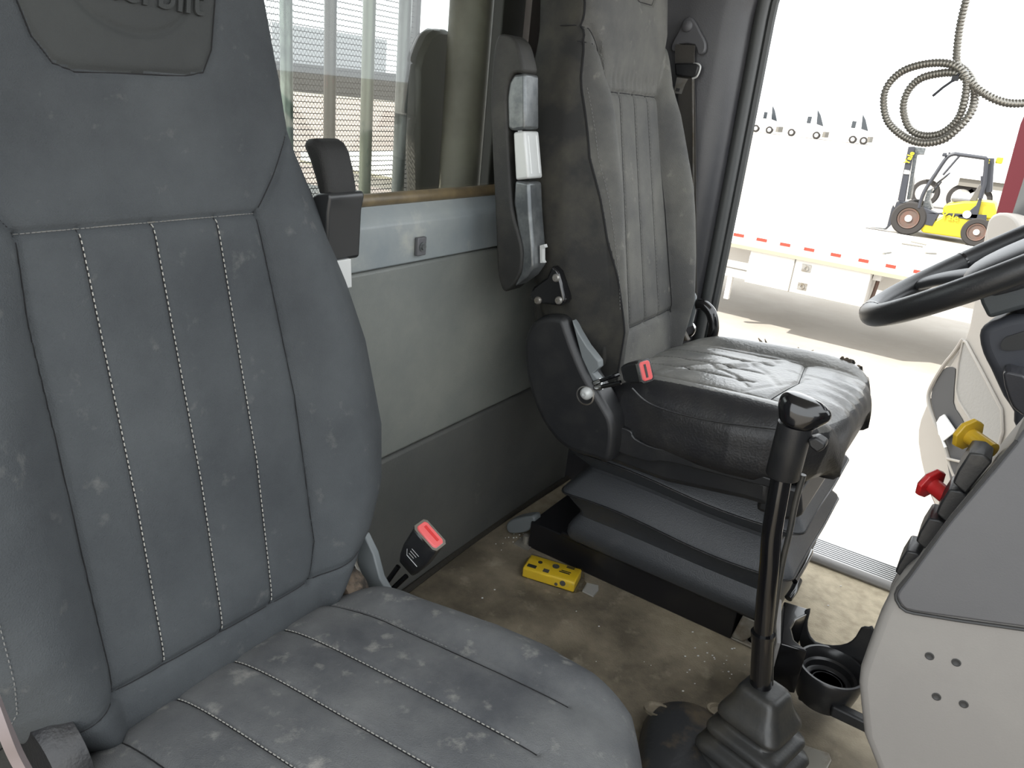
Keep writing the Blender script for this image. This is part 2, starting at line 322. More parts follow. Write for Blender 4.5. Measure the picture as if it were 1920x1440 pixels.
# ================================================================== SEATS
def seg_dist(Tm, Sm, pts):
    D = np.full(Tm.shape, 9.)
    for (a, c) in zip(pts[:-1], pts[1:]):
        a = np.array(a, float); c = np.array(c, float); e = c-a; L2 = e@e+1e-12
        k = np.clip(((Tm-a[0])*e[0]+(Sm-a[1])*e[1])/L2, 0, 1)
        D = np.minimum(D, np.hypot(Tm-a[0]-k*e[0], Sm-a[1]-k*e[1]))
    return D
def interp(x, tab):
    return np.interp(x, [q[0] for q in tab], [q[1] for q in tab])
def sstep(x): x = np.clip(x, 0, 1); return x*x*(3-2*x)
def seat_back(name, parent, org, deg, yaw, wtab, tin, bolst, seams, S0, S1, mats, headfwd, Df=.05, Db=.075, region=None, sidefold=None, bow=0.0, extra=None):
    """closed padded back: cross sections stacked along s, displaced by bolsters and seams"""
    a = math.radians(deg); yw = math.radians(yaw)
    Rz = np.array([[math.cos(yw), -math.sin(yw), 0], [math.sin(yw), math.cos(yw), 0], [0, 0, 1]])
    up = Rz@V(-math.sin(a), 0, math.cos(a)); fw = Rz@V(math.cos(a), 0, math.sin(a)); rt = Rz@V(0, 1, 0)
    NF = 320; NB = 40; n = 3.6
    x = np.linspace(-1, 1, NF); tau = np.sin(x*math.pi/2)*.55+x*.45
    sg = np.linspace(S0, S1, 330); rb = .05
    ss = np.concatenate([S0+rb*(1-np.cos(np.linspace(0, math.pi/2, 10)))*1.0, sg[(sg > S0+rb) & (sg < S1-rb)], S1-rb*(1-np.sin(np.linspace(0, math.pi/2, 10)))])
    ss = np.unique(ss)
    def front(T, Sv, tau_, e):
        w = interp(Sv, wtab)
        d = Df*((1-np.abs(tau_)**n)**(1/n)-1)
        ti = interp(Sv, tin); A = interp(Sv, bolst)
        xx = np.clip((np.abs(T)-ti)/(w-ti+1e-6), 0, 1)
        d = d+A*np.sin(math.pi*np.clip(xx**.8, 0, 1))**1.6
        d = d+interp(Sv, headfwd)
        for pts, dep, wid in seams:
            D = seg_dist(T, Sv, pts); d = d-dep*np.exp(-(D/wid)**2)-dep*.4*np.exp(-(D/(wid*3.2))**2)
        if extra is not None: d = d+extra(T, Sv)
        return d
    T = np.zeros((len(ss), NF)); Dp = np.zeros_like(T); E = np.zeros(len(ss))
    wv = interp(ss, wtab)
    for i, s_ in enumerate(ss):
        k = min((s_-S0)/rb, (S1-s_)/rb, 1.0); E[i] = math.sqrt(max(0, 1-(1-k)**2))
    Wv = wv-.035*(1-E)
    T = Wv[:, None]*tau[None]; Sm = np.repeat(ss[:, None], NF, 1)
    Dp = front(T, Sm, np.repeat(tau[None], len(ss), 0), E)
    mid = -.06
    Dp = mid+(Dp-mid)*E[:, None]
    hf = interp(ss, headfwd)
    verts = []; O = np.array(org, float)
    bt_ = np.linspace(1, -1, NB+2)[1:-1]; bt_ = np.sin(bt_*math.pi/2)
    for i, s_ in enumerate(ss):
        bowd = bow*4*((s_-S0)/(S1-S0))*(1-(s_-S0)/(S1-S0))
        for j in range(NF): verts.append(O+rt*T[i, j]+up*s_+fw*(Dp[i, j]+bowd))
        for t_ in bt_:
            d = -Df-(Db)*(1-abs(t_)**n)**(1/n); d = mid+(d-mid)*E[i]+hf[i]
            verts.append(O+rt*Wv[i]*t_+up*s_+fw*(d+bowd))
    verts = [V(max(q[0], .007), q[1], q[2]) for q in verts]
    M = NF+NB; K = len(ss); fs = []; mi = []
    for i in range(K-1):
        for j in range(M):
            j2 = (j+1) % M; fs.append((i*M+j, i*M+j2, (i+1)*M+j2, (i+1)*M+j))
            if region is not None and j < NF: mi.append(region(T[i, j], ss[i]))
            elif region is not None: mi.append(region(9, ss[i]))
            else: mi.append(0)
    fs += [tuple(range(M)), tuple(range(K*M-1, (K-1)*M-1, -1))]; mi += [0, 0]
    b = MB(); b.v = [tuple(v) for v in verts]; b.f = fs; b.m = mi
    def surf(t, s_, lift=.001):
        w = interp(s_, wtab); d = front(np.array([t]), np.array([s_]), np.array([np.clip(t/w, -1, 1)]), 1)[0]
        bowd = bow*4*((s_-S0)/(S1-S0))*(1-(s_-S0)/(S1-S0))
        return O+rt*t+up*s_+fw*(d+bowd+lift)
    return b, surf, (rt, up, fw)
def seam_lines(b, surf, seams, mi, r=.0009, lift=.0002):
    for pts, dep, wid in seams:
        q = []
        for a_, c_ in zip(pts[:-1], pts[1:]):
            a_ = np.array(a_, float); c_ = np.array(c_, float); n_ = max(1, int(np.linalg.norm(c_-a_)/.008))
            q += [surf(*(a_+(c_-a_)*k/n_), lift) for k in range(n_)]
        q.append(surf(pts[-1][0], pts[-1][1], lift))
        if len(q) > 2: b.tube(q, r, 5, mi=mi)
def dashes(b, surf, pts, step, ln, r, mi, lift=.0012, skip=0):
    pts = [np.array(p, float) for p in pts]; L = [0]
    for a, c in zip(pts[:-1], pts[1:]): L.append(L[-1]+np.linalg.norm(c-a))
    s_ = 0
    while s_+ln < L[-1]:
        q = []
        for x in (s_, s_+ln/2, s_+ln):
            k = max(0, min(len(L)-2, np.searchsorted(L, x)-1)); f = (x-L[k])/(L[k+1]-L[k]+1e-9); pt = pts[k]*(1-f)+pts[k+1]*f
            q.append(surf(pt[0], pt[1], lift))
        if random.random() > skip: b.tube(q, r, 5, mi=mi)
        s_ += step
seam_dark = mat('shaded_seam', (.008, .008, .009), .9)  # seam line whose near-black colour also carries the groove shade
seam_dusty = mat('dusty_seam', (.16, .15, .125), .9)
# ---- passenger seat ------------------------------------------------
ps = empty('passenger_seat', (.30, .46, 0), 'large dark grey fabric passenger seat nearest the camera with pale dotted stitching', 'seat')
tin_p = [(-.1, .14), (.05, .135), (.11, .142), (.26, .143), (.39, .14), (.49, .131), (.53, .16), (.58, .19), (.9, .19)]
wt_p = [(-.1, .16), (-.04, .18), (0, .225), (.046, .275), (.093, .302), (.171, .316), (.3, .305), (.386, .282), (.5, .244), (.583, .213), (.66, .202), (.76, .192), (.9, .165)]
TOPS = .487
seams_p = [([(-.133, TOPS), (.131, TOPS)], .0045, .003),
           ([(-.145, .012), (-.142, .11), (-.14, .3), (-.14, .41), (-.133, TOPS), (-.165, .53), (-.20, .575)], .0042, .0028),
           ([(.125, .008), (.140, .06), (.143, .15), (.145, .26), (.138, .385), (.131, TOPS), (.165, .528), (.20, .575)], .0042, .0028),
           ([(-.145, .014), (.125, .008)], .005, .005),
           ([(-.086, .016), (-.080, .2), (-.078, TOPS)], .0022, .003), ([(-.012, .012), (-.004, .2), (-.002, TOPS)], .0022, .003), ([(.060, .010), (.072, .2), (.074, TOPS)], .0022, .003),
           ([(-.26, -.01), (-.145, .012)], .003, .005), ([(.125, .008), (.26, .03)], .003, .005),
           ([(-.10, .9), (-.098, .70), (-.088, .655), (-.074, .634), (-.055, .628), (.06, .632), (.082, .637), (.096, .66), (.112, .72), (.125, .9)], .0035, .003)]
ell = [(0.012+.062*math.cos(a), .712+.045*math.sin(a)) for a in np.linspace(math.pi*.9, math.pi*2.1, 26)]
seams_p.append((ell, .0025, .0025))
HP = seams_p[-2][0]
def head_region(t, s_):
    ins = False; n_ = len(HP)
    for i in range(n_):
        (x1, y1), (x2, y2) = HP[i], HP[(i+1) % n_]
        if (y1 > s_) != (y2 > s_) and t < (x2-x1)*(s_-y1)/(y2-y1)+x1: ins = not ins
    return 1 if ins and s_ > .6 else 0
bp_, sf, fr = seat_back('backrest', ps, (.21, .46, .36), 12, 0, wt_p, tin_p, [(-.1, .01), (.02, .025), (.1, .038), (.35, .036), (.46, .020), (.55, .004), (.6, 0)], seams_p, -.075, .90, None,
                        [(0, 0), (.56, 0), (.64, .012), (.75, .018), (.9, .0)], region=head_region)
for tt, q in (([(-.086, .02), (-.080, .2), (-.078, TOPS)], 0), ([(-.012, .017), (-.004, .2), (-.002, TOPS)], 0), ([(.060, .016), (.072, .2), (.074, TOPS)], .0)):
    dashes(bp_, sf, tt, .0062, .0034, .00065, 2, .0020)
dashes(bp_, sf, [(-.133, TOPS), (.131, TOPS)], .0045, .003, .0005, 3, .003)
for s0 in ([(-.25, .02), (-.235, .06), (-.235, .2)],): dashes(bp_, sf, s0, .006, .003, .0006, 3)
seam_lines(bp_, sf, seams_p[1:-1], 4)
seam_lines(bp_, sf, seams_p[:1], 5)
bk = bp_.build('backrest', [fabric, fabric_dark, thread, thread_dim, seam_dark, seam_dusty], ps, angle=70)
# embossed badge script on the head panel
rt, up, fw = fr
b = MB(); text_mb(b, 'Peterbilt', sf(.014, .706, .001), unit(rt-.03*up), up, .042, .003, shear=.25, bold=.01)
b.build('embossed_badge', fabric_dark, bk, label='embossed oval maker script on the head panel')
# cushion builder: top sheet displaced, skirt rounded
def cushion(org, L, tilt, wtab, H, seams, crown, yaw=0, n=3.2, NX=260, NY=260, extra=None, edge=.05, undercut=0):
    """local: a along seat depth 0..L, t across; returns MB and surf"""
    ta = math.radians(tilt); yw = math.radians(yaw)
    Rz = np.array([[math.cos(yw), -math.sin(yw), 0], [math.sin(yw), math.cos(yw), 0], [0, 0, 1]])
    ex = Rz@V(math.cos(ta), 0, math.sin(ta)); ez = Rz@V(-math.sin(ta), 0, math.cos(ta)); ey = Rz@V(0, 1, 0); O = np.array(org, float)
    xs = np.linspace(-1, 1, NY); tau = xs*.5+.5*np.sin(xs*math.pi/2)
    aa = L*(.5-.5*np.cos(np.linspace(0.02, math.pi-.02, NX)))*.55+.45*np.linspace(0.001*L, .999*L, NX)
    def top(A, T, tau_):
        xa = 2*A/L-1
        h = -H*.5*(1-(np.clip(1-np.abs(tau_)**n, 0, 1))**(1/n))-H*.5*(1-(np.clip(1-np.abs(xa)**5, 0, 1))**(1/3.))
        h = h+crown(A, T)
        for pts, dep, wid in seams:
            D = seg_dist(A, T, pts); h = h-dep*np.exp(-(D/wid)**2)-dep*.5*np.exp(-(D/(wid*3.2))**2)
        if extra is not None: h = h+extra(A, T)
        return h
    A = np.repeat(aa[:, None], NY, 1); Wd = interp(aa, wtab); T = Wd[:, None]*tau[None]
    Hm = top(A, T, np.repeat(tau[None], NX, 0))
    vs = [O+ex*A[i, j]+ey*T[i, j]+ez*Hm[i, j] for i in range(NX) for j in range(NY)]
    fs = [(i*NY+j, i*NY+j+1, (i+1)*NY+j+1, (i+1)*NY+j) for i in range(NX-1) for j in range(NY-1)]
    per = [(0, j) for j in range(NY)]+[(i, NY-1) for i in range(1, NX)]+[(NX-1, j) for j in range(NY-2, -1, -1)]+[(i, 0) for i in range(NX-2, 0, -1)]
    base = [i*NY+j for i, j in per]; prev = base; c0 = O+ex*L/2
    for k, (zz, ins) in enumerate([(-.62*H, .0), (-.8*H, -.004), (-.97*H, .006), (-1.05*H, .03)]):
        cur = []
        for (i, j) in per:
            p = O+ex*A[i, j]+ey*T[i, j]; dirn = c0-p; dd = np.linalg.norm(dirn)
            q = p+dirn/dd*ins-ex*undercut*((k+1)/4)**1.3*sstep((A[i, j]/L-.6)/.4); q = q+ez*min(zz, Hm[i, j]-.004*(k+1)); cur.append(len(vs)); vs.append(q)
        m_ = len(per)
        fs += [(prev[x], prev[(x+1) % m_], cur[(x+1) % m_], cur[x]) for x in range(m_)]; prev = cur
    fs.append(tuple(prev))
    b = MB(); b.add(vs, fs)
    def surf(a_, t_, lift=.001):
        w = interp(a_, wtab); h = top(np.array([a_]), np.array([t_]), np.array([np.clip(t_/w, -1, 1)]))[0]
        return O+ex*a_+ey*t_+ez*(h+lift)
    return b, surf
wtc = [(0, .22), (.04, .232), (.09, .243), (.16, .258), (.24, .268), (.32, .268), (.40, .25), (.46, .22), (.50, .17)]
def crown_p(A, T):
    side = np.clip((np.abs(T)-.16)/.09, 0, 1)
    return .012*np.sin(math.pi*side)**1.5*sstep((.50-A)/.1)*sstep(A/.08)+.006*np.cos(T*5)
sp = [([(.03, -.082), (.40, -.082)], .003, .0035), ([(.03, -.006), (.42, -.006)], .003, .0035), ([(.03, .07), (.42, .07)], .003, .0035),
      ([(.03, .145), (.14, .15), (.41, .152)], .003, .003), ([(.03, -.15), (.44, -.152)], .003, .003)]
b, cs = cushion((.175, .46, .333), .50, 6, wtc, .13, sp, crown_p,
                extra=lambda A, T: .0035*np.sin(A*38+T*20)*np.exp(-((A-.10)/.07)**2)*np.exp(-((T-.2)/.05)**2)*1.0)
for t_ in (-.082, -.006, .07): dashes(b, cs, [(.035, t_), (.40, t_)], .0062, .0034, .00065, 1, .0020)
dashes(b, cs, [(.05, .147), (.14, .151), (.24, .152)], .006, .003, .0006, 2, .003)
seam_lines(b, cs, sp, 3, .0008)
b.build('seat_cushion', [fabric_dusty, thread, thread_dim, seam_dark], ps, angle=70)
# foot box under the passenger cushion
b = MB(); b.bb((.26, .26, .0), (.62, .64, .20)); b.build('seat_box', blk, ps, bevel=.01)
# hinge bracket on the far side with brown foam beside it
b = MB(); o3 = [P(u, v, 'y', .70) for u, v in [(668, 1010), (682, 1003), (700, 1040), (712, 1085), (740, 1135), (742, 1150), (712, 1150), (690, 1130), (672, 1080)]]
b.prism(o3, (0, .012, 0)); b.build('hinge_bracket', leverg, ps, bevel=.002)
b = MB(); o3 = [P(u, v, 'y', .685) for u, v in [(655, 1048), (662, 1052), (700, 1140), (690, 1142)]]; b.prism(o3, (0, .006, 0)); b.build('metal_strap', alu_dark, ps, bevel=.001)
b = MB(); b.lathe(P(648, 1108, 'y', .66), (0, 1, 0), [(-.02, .01), (-.018, .03), (0, .038), (.018, .03), (.02, .01)], 20); b.build('foam_edge', ledbrown, ps)
# hip pivot cover at the near bottom corner
b = MB(); c = P(60, 1440, 'y', .235)
b.lathe(c, (0, 1, 0), [(0, .005), (.0, .055), (.012, .062), (.03, .062), (.034, .05)], 36); b.build('pivot_cover', drv_leather, ps)
b = MB(); b.ribbon(smooth([P(-20, 1290, 'y', .17), P(10, 1370, 'y', .17), P(32, 1420, 'y', .175), P(60, 1470, 'y', .18)], 5), (.004, .006, .0), .009); b.build('side_trim_strip', mat('pinkish_strip', (.17, .14, .14), .4), ps)
# ---- passenger seat folded armrest (far side)
yA = .70
pad = [P(u, v, 'y', yA) for u, v in [(562, 268), (572, 260), (584, 259), (594, 266), (604, 285), (612, 320), (618, 355), (618, 385), (598, 380), (588, 340), (576, 300)]]
b = MB(); b.prism(pad, (0, .052, 0)); b.build('armrest_pad', mat('armrest_cloth', (.0065, .0065, .006), .7, bump=(600, .3)), ps, bevel=.012, seg=4)
b = MB(); o3 = [P(u, v, 'y', yA-.002) for u, v in [(584, 368), (594, 362), (617, 361), (620, 372), (615, 400), (612, 492), (602, 494), (590, 430)]]
b.prism(o3, (0, .062, 0)); b.build('armrest_bracket', mat('dark_bracket_plastic', (.022, .023, .024), .33), ps, bevel=.004)
b = MB(); b.prism([P(u, v, 'y', yA+.01) for u, v in [(610, 485), (628, 490), (630, 545), (608, 545)]], (0, .03, 0)); b.build('hinge_plate', silverp, ps, bevel=.001)
# ---- buckles
def buckle(root_loc, top, along, wide, thick, ln, label, cables, cat='seat belt buckle', txt=False):
    r = empty('seat_belt_buckle', root_loc, label, cat)
    al = unit(along); wd = unit(np.array(wide, float)-al*(np.array(wide, float)@al)); th = np.cross(al, wd)
    W2, T2 = thick[0]/2, thick[1]/2; top = np.array(top, float)
    def ring(d, w, t): return [top+al*d+wd*x*w+th*y*t for x, y in [(-1, -.7), (-.8, -1), (.8, -1), (1, -.7), (1, .7), (.8, 1), (-.8, 1), (-1, .7)]]
    b = MB(); b.loft([ring(-.003, W2, T2), ring(-ln*.55, W2*.98, T2*1.02), ring(-ln*.8, W2*.86, T2*.9), ring(-ln, W2*.68, T2*.66)])
    body = b.build('buckle_body', blk, r, bevel=.0015)
    b = MB(); b.loft([ring(0.0, W2*1.02, T2*1.04), ring(-.005, W2*1.02, T2*1.04)]); b.build('chrome_rim', chrome, body)
    b = MB(); b.loft([ring(.0025, W2*.86, T2*.72), ring(-.002, W2*.88, T2*.78)]); bt_ = b.build('release_button', redp, body, bevel=.001)
    b = MB(); b.loft([[top+al*.0032+wd*x*W2*.6+th*(y*T2*.16+T2*.15) for x, y in [(-1, -1), (1, -1), (1, 1), (-1, 1)]], [top+al*.0005+wd*x*W2*.6+th*(y*T2*.16+T2*.15) for x, y in [(-1, -1), (1, -1), (1, 1), (-1, 1)]]]); b.build('latch_slot', ink if not txt else mat('deep_red', (.5, .02, .02), .4), bt_)
    if txt:
        b = MB(); b.tube([top-al*ln*.62+wd*W2*.62-th*(T2*1.03), top-al*ln*.62-wd*W2*.35-th*(T2*1.03), top-al*ln*.5-wd*W2*.55-th*(T2*1.03)], .0006, 6)
        for k in range(3): b.tube([top-al*ln*(.40+.07*k)+wd*W2*(.35-.1*k)-th*(T2*1.03), top-al*ln*(.40+.07*k)-wd*W2*.3-th*(T2*1.03)], .0004, 5)
        b.build('moulded_marking', silverp, body)
    for k, cb in enumerate(cables):
        b = MB(); b.tube(smooth(cb, 6), .0042, 8); b.build('cable', blk_gloss, r)
        b = MB(); e = np.array(cb[-1]); d_ = unit(e-np.array(cb[-2])); b.tube([e-d_*.012, e+d_*.004], .0052, 10); b.build('crimp', chrome, r)
    return r
yb = .745
top = (P(785, 982, 'y', yb)+P(828, 1024, 'y', yb))/2; bot = (P(737, 1052, 'y', yb)+P(772, 1088, 'y', yb))/2
wv_ = P(828, 1024, 'y', yb)-P(785, 982, 'y', yb)
r = buckle((.22, .73, .2), top, (top-bot)+V(0, -.015, 0), wv_, (np.linalg.norm(wv_), .026), np.linalg.norm(top-bot), 'upright black seat belt buckle with red button on two cables beside the passenger seat',
       [[P(747, 1062, 'y', yb), P(725, 1092, 'y', .735), P(702, 1118, 'y', .72)], [P(762, 1080, 'y', yb), P(735, 1106, 'y', .735), P(716, 1128, 'y', .72)]], txt=True)
b = MB(); b.lathe(P(709, 1127, 'y', .715), (0, 1, 0), [(-.006, .004), (-.006, .011), (.004, .011), (.006, .006)], 16); b.build('anchor_bolt', alu_dark, r)
# ================================================================== DRIVER SEAT
ds = empty('driver_seat', (.45, 1.5, 0), 'worn black driver seat on a bellows base with torn leather cushion cover', 'seat')
wt_d = [(-.1, .16), (0, .185), (.06, .205), (.12, .226), (.2, .246), (.28, .252), (.38, .24), (.46, .228), (.54, .212), (.59, .198), (.64, .185), (.76, .175), (.9, .15)]
DT = .538
tin_d = [(-.1, .14), (.08, .14), (.3, .132), (.41, .122), (DT, .118), (.6, .15), (.66, .18), (.9, .18)]
ch_d = [([(x*1.12, .085), (x*1.03, .3), (x*.95, DT)], .0028, .0032) for x in (-.066, 0, .066)]
seams_d = ch_d+[([(-.118, DT), (.118, DT)], .004, .004),
      ([(-.145, .08), (-.13, .3), (-.122, .415), (-.118, DT), (-.135, .60), (-.165, .64), (-.19, .65)], .005, .004),
      ([(.145, .08), (.135, .3), (.122, .415), (.118, DT), (.135, .60), (.165, .64), (.19, .65)], .004, .004),
      ([(-.145, .085), (.145, .085)], .005, .005),
      ([(-.175, .78), (-.172, .68), (-.178, .62), (-.192, .54), (-.205, .42), (-.205, .28), (-.195, .14), (-.18, .0)], .0045, .004),
      ([(-.185, .62), (-.135, .6)], .003, .004),
      ([(-.08, .9), (-.078, .745), (-.06, .715), (.0, .70), (.055, .702), (.07, .72), (.085, .9)], .0035, .003)]
def fold(T, Sv):
    return -.0025*np.exp(-((Sv-DT-.02)/.018)**2)*np.cos(T*170)**2*(np.abs(T) < .1)
SIDE = ([-.165, -.185, -.205, -.205, -.192, -.178, -.172, -.175], [0, .14, .28, .42, .54, .62, .68, .78])
bd, sf, fr = seat_back('backrest', ds, (.28, 1.455, .49), 13, 0, wt_d, tin_d, [(-.1, .01), (.02, .03), (.1, .05), (.35, .052), (.5, .035), (.6, .012), (.66, 0)], seams_d, -.05, .95, None,
                       [(0, 0), (.56, 0), (.66, .02), (.78, .03), (.95, .0)], Df=.06, Db=.09, region=lambda t, s_: 1 if (t > 5 or t < np.interp(s_, SIDE[1], SIDE[0])) else 0, extra=fold)
for pts, _, _ in ch_d: dashes(bd, sf, pts, .0075, .004, .0006, 2, .0022)
dashes(bd, sf, [(-.188, .54), (-.199, .42), (-.199, .28), (-.189, .14)], .007, .004, .0006, 2, .002)
dashes(bd, sf, [(-.14, .62), (-.125, .58), (-.112, .5)], .007, .004, .0006, 2, .002)
seam_lines(bd, sf, [q_ for q_ in seams_d if q_[0][0] != (-.175, .78)], 3, .0011)
seam_lines(bd, sf, [(list(zip(*SIDE)), 0, 0)], 3, .0020)
bd.build('backrest', [drv_fabric, drv_side, thread_dim, seam_dark], ds, angle=70)
wtd = [(0, .20), (.06, .225), (.15, .24), (.28, .25), (.34, .245), (.39, .228), (.43, .19), (.455, .13)]
def crown_d(A, T):
    side = np.clip((np.abs(T)-.15)/.10, 0, 1)
    return .022*np.sin(math.pi*side)*np.clip(A/.1, 0, 1)
def wrink(A, T):
    h = 0.003*np.exp(-((A-.18-.10*np.sin(T*9))/.012)**2)*(np.abs(T) < .14)
    for (a0, t0, a1, t1, d, w) in [(.10, -.10, .22, .02, .004, .006), (.16, -.02, .26, -.10, .0045, .006), (.2, .06, .30, -.05, .004, .007), (.12, .10, .26, .09, .004, .008), (.26, -.13, .34, .02, .003, .006), (.22, .13, .40, .14, .007, .009), (.06, -.05, .18, .06, .003, .008), (.30, .05, .42, .02, .003, .007)]:
        h = h-.5*d*np.exp(-(seg_dist(A, T, [(a0, t0), ((a0+a1)/2+.01, (t0+t1)/2+.008), (a1, t1)])/w)**2)
    fr_ = np.clip((A-.36)/.06, 0, 1)
    h = h+.0022*fr_*np.sin(T*95+14*A+3*np.sin(T*21))
    return h
sd_ = [([(.0, x), (.26, x)], .0025, .0035) for x in (-.066, 0, .066)]+[([(.0, -.135), (.32, -.14)], .004, .004), ([(.0, .135), (.32, .14)], .005, .005), ([(.31, -.14), (.33, 0), (.31, .14)], .004, .004)]
bc, cs = cushion((.255, 1.475, .508), .452, 4, wtd, .125, sd_, crown_d, extra=wrink, undercut=.03)
for x in (-.066, 0, .066): dashes(bc, cs, [(.01, x), (.2, x)], .008, .004, .0005, 1, .002)
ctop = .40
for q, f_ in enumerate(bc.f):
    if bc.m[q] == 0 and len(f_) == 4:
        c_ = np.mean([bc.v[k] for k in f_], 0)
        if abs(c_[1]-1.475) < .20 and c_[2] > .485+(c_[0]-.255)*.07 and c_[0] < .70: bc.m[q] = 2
seam_lines(bc, cs, sd_, 3, .0009)
cu = bc.build('seat_cushion', [drv_leather, thread_dim, drv_top, seam_dark], ds, angle=70)
# piping seam along the near flank
pts = [P(u, v, 'y', 1.222) for u, v in [(1185, 728), (1215, 755), (1270, 775), (1340, 790), (1400, 798), (1460, 805)]]
b = MB(); b.tube(smooth(pts, 6), .0016, 6); b.build('piping', drv_leather, cu)
# torn edge with foam on the far side
b = MB()
for k in range(26):
    a_ = random.uniform(.14, .30); p = cs(a_, .236+random.uniform(-.006, .006), .004)
    q = p+V(random.uniform(-.02, .02), random.uniform(0, .012), random.uniform(.004, .018))
    r3 = p+V(random.uniform(.004, .016), random.uniform(-.004, .01), random.uniform(-.002, .004)); b.prism([p, q, r3], (0, .0025, .001))
b.build('torn_cover_edge', foam, cu)
b = MB(); 
for k in range(22):
    a_ = random.uniform(.37, .43); p = cs(a_, .2+random.uniform(-.012, .02), .001); b.lathe(p, (0, 0, 1), [(-.004, .004), (0, random.uniform(.004, .009)), (.005, .002)], 6)
b.build('exposed_foam', foam, cu)
# pan and side shell
pan = [P(u, v, 'y', 1.262) for u, v in [(1142, 770), (1160, 792), (1190, 806), (1240, 830), (1330, 862), (1445, 905), (1440, 952), (1394, 938), (1248, 906), (1139, 866), (1085, 848), (1060, 832), (1090, 800)]]
b = MB(); b.prism(pan, (0, .46, 0)); b.build('seat_pan', blk, ds, bevel=.012, seg=3)
# front apron of the pan
b = MB(); b.loft([[V(.60, y, .40), V(.665, y, .405), V(.68, y, .355), V(.655, y, .335), V(.60, y, .335)] for y in (1.275, 1.71)]); b.build('front_apron', blk, ds, bevel=.008)
ledge = [P(u, v, 'y', 1.235) for u, v in [(1150, 800), (1182, 808), (1190, 822), (1230, 840), (1300, 850), (1445, 898), (1445, 915), (1260, 868), (1215, 866), (1165, 850), (1140, 832)]]
b = MB(); b.prism(smooth(ledge, 3, True), (0, .04, 0)); b.build('pan_ledge', blk, ds, bevel=.006, seg=3)
cov = [P(u, v, 'y', 1.2) for u, v in [(1035, 592), (1056, 598), (1066, 622), (1080, 660), (1100, 705), (1130, 755), (1148, 790), (1150, 830), (1140, 868), (1112, 862), (1070, 848), (1040, 825), (1015, 790), (996, 745), (984, 700), (980, 650), (990, 615), (1010, 596)]]
b = MB(); b.prism(smooth(cov, 4, True), (0, .065, 0)); rc = b.build('recliner_cover', blk, ds, bevel=.014, seg=5)
c = P(1097, 742, 'y', 1.199)
b = MB(); b.lathe(c, (0, -1, 0), [(-.004, .020), (.0, .0185), (.001, .0165), (-.003, .016), (-.0035, .001)], 32); b.build('knob_recess', alu_dark, rc)
c2 = P(1101, 737, 'y', 1.196)
b = MB(); b.lathe(c2, (0, -1, 0), [(0, .012), (.006, .012), (.010, .009), (.012, .006), (.0125, .0035), (.0105, .003), (.0105, .0005)], 24); b.build('recliner_knob', silverp, rc)
lv = [P(u, v, 'y', 1.212) for u, v in [(1072, 600), (1085, 625), (1100, 650), (1112, 665), (1122, 678), (1123, 690), (1112, 700), (1122, 712), (1128, 730), (1120, 735), (1090, 670)]]
b = MB(); b.prism(lv, (0, .02, 0)); b.build('recliner_lever', leverg, ds, bevel=.002)
# dark gusset between back and cushion
gs = [P(u, v, 'y', 1.262) for u, v in [(1075, 598), (1110, 605), (1128, 625), (1135, 660), (1128, 690), (1100, 660)]]
b = MB(); b.prism(smooth(gs, 3, True), (0, .08, 0)); b.build('side_gusset', drv_side, ds, bevel=.012, seg=3)
gs = [P(u, v, 'y', 1.265) for u, v in [(998, 560), (1060, 572), (1090, 590), (1110, 640), (1060, 640), (1000, 620)]]
b = MB(); b.prism(gs, (0, .12, 0)); b.build('back_shell', drv_side, ds, bevel=.01, seg=3)
# bellows
def rrect(x0, x1, y0, y1, z, r, zf=lambda x, y: 0, n=5, div=6):
    pts = []
    for (cx, cy, a0) in [(x1-r, y1-r, 0), (x0+r, y1-r, 90), (x0+r, y0+r, 180), (x1-r, y0+r, 270)]:
        for k in range(n+1):
            a_ = math.radians(a0+90*k/n); pts.append(V(cx+r*math.cos(a_), cy+r*math.sin(a_), z))
    out = []
    for i in range(len(pts)):
        a_, c_ = pts[i], pts[(i+1) % len(pts)]; L_ = np.linalg.norm(c_-a_); m_ = max(1, int(L_/.03))
        for k in range(m_):
            q = a_+(c_-a_)*k/m_; q = q.copy(); q[2] += zf(q[0], q[1]); out.append(q)
    return out
X0, X1, Y0, Y1 = .205, .665, 1.333, 1.715
levels = [(.345, -.014, 0), (.325, -.008, .3), (.306, .016, 1), (.300, .019, 1), (.293, .014, 1), (.256, -.020, .6), (.248, -.020, .6), (.208, .018, 1), (.199, .021, 1), (.190, .013, 1), (.148, -.012, .4), (.136, -.014, .2), (.116, -.002, .2), (.104, .003, 0), (.088, .004, 0), (.078, .0, 0)]
rings = []
for z, g, wv2 in levels:
    rings.append(rrect(X0-g, X1+g, Y0-g, Y1+g, z, .02, lambda x, y: wv2*(.006*math.sin((x-.2)*14)+.004*math.sin(y*23))))
n0 = min(len(r_) for r_ in rings)
base_n = len(rrect(X0, X1, Y0, Y1, 0, .02))
rings = []
tmpl = rrect(X0, X1, Y0, Y1, 0, .02)
cx_, cy_ = (X0+X1)/2, (Y0+Y1)/2
for z, g, wv2 in levels:
    r_ = []
    for q in tmpl:
        sx_ = (X1-X0+2*g)/(X1-X0); sy_ = (Y1-Y0+2*g)/(Y1-Y0)
        x, y = cx_+(q[0]-cx_)*sx_, cy_+(q[1]-cy_)*sy_
        r_.append(V(x, y, z+wv2*(.006*math.sin((x-.2)*14)+.004*math.sin(y*23))))
    rings.append(r_)
b = MB(); b.loft(rings); bl = b.build('bellows', vinyl, ds, angle=32)
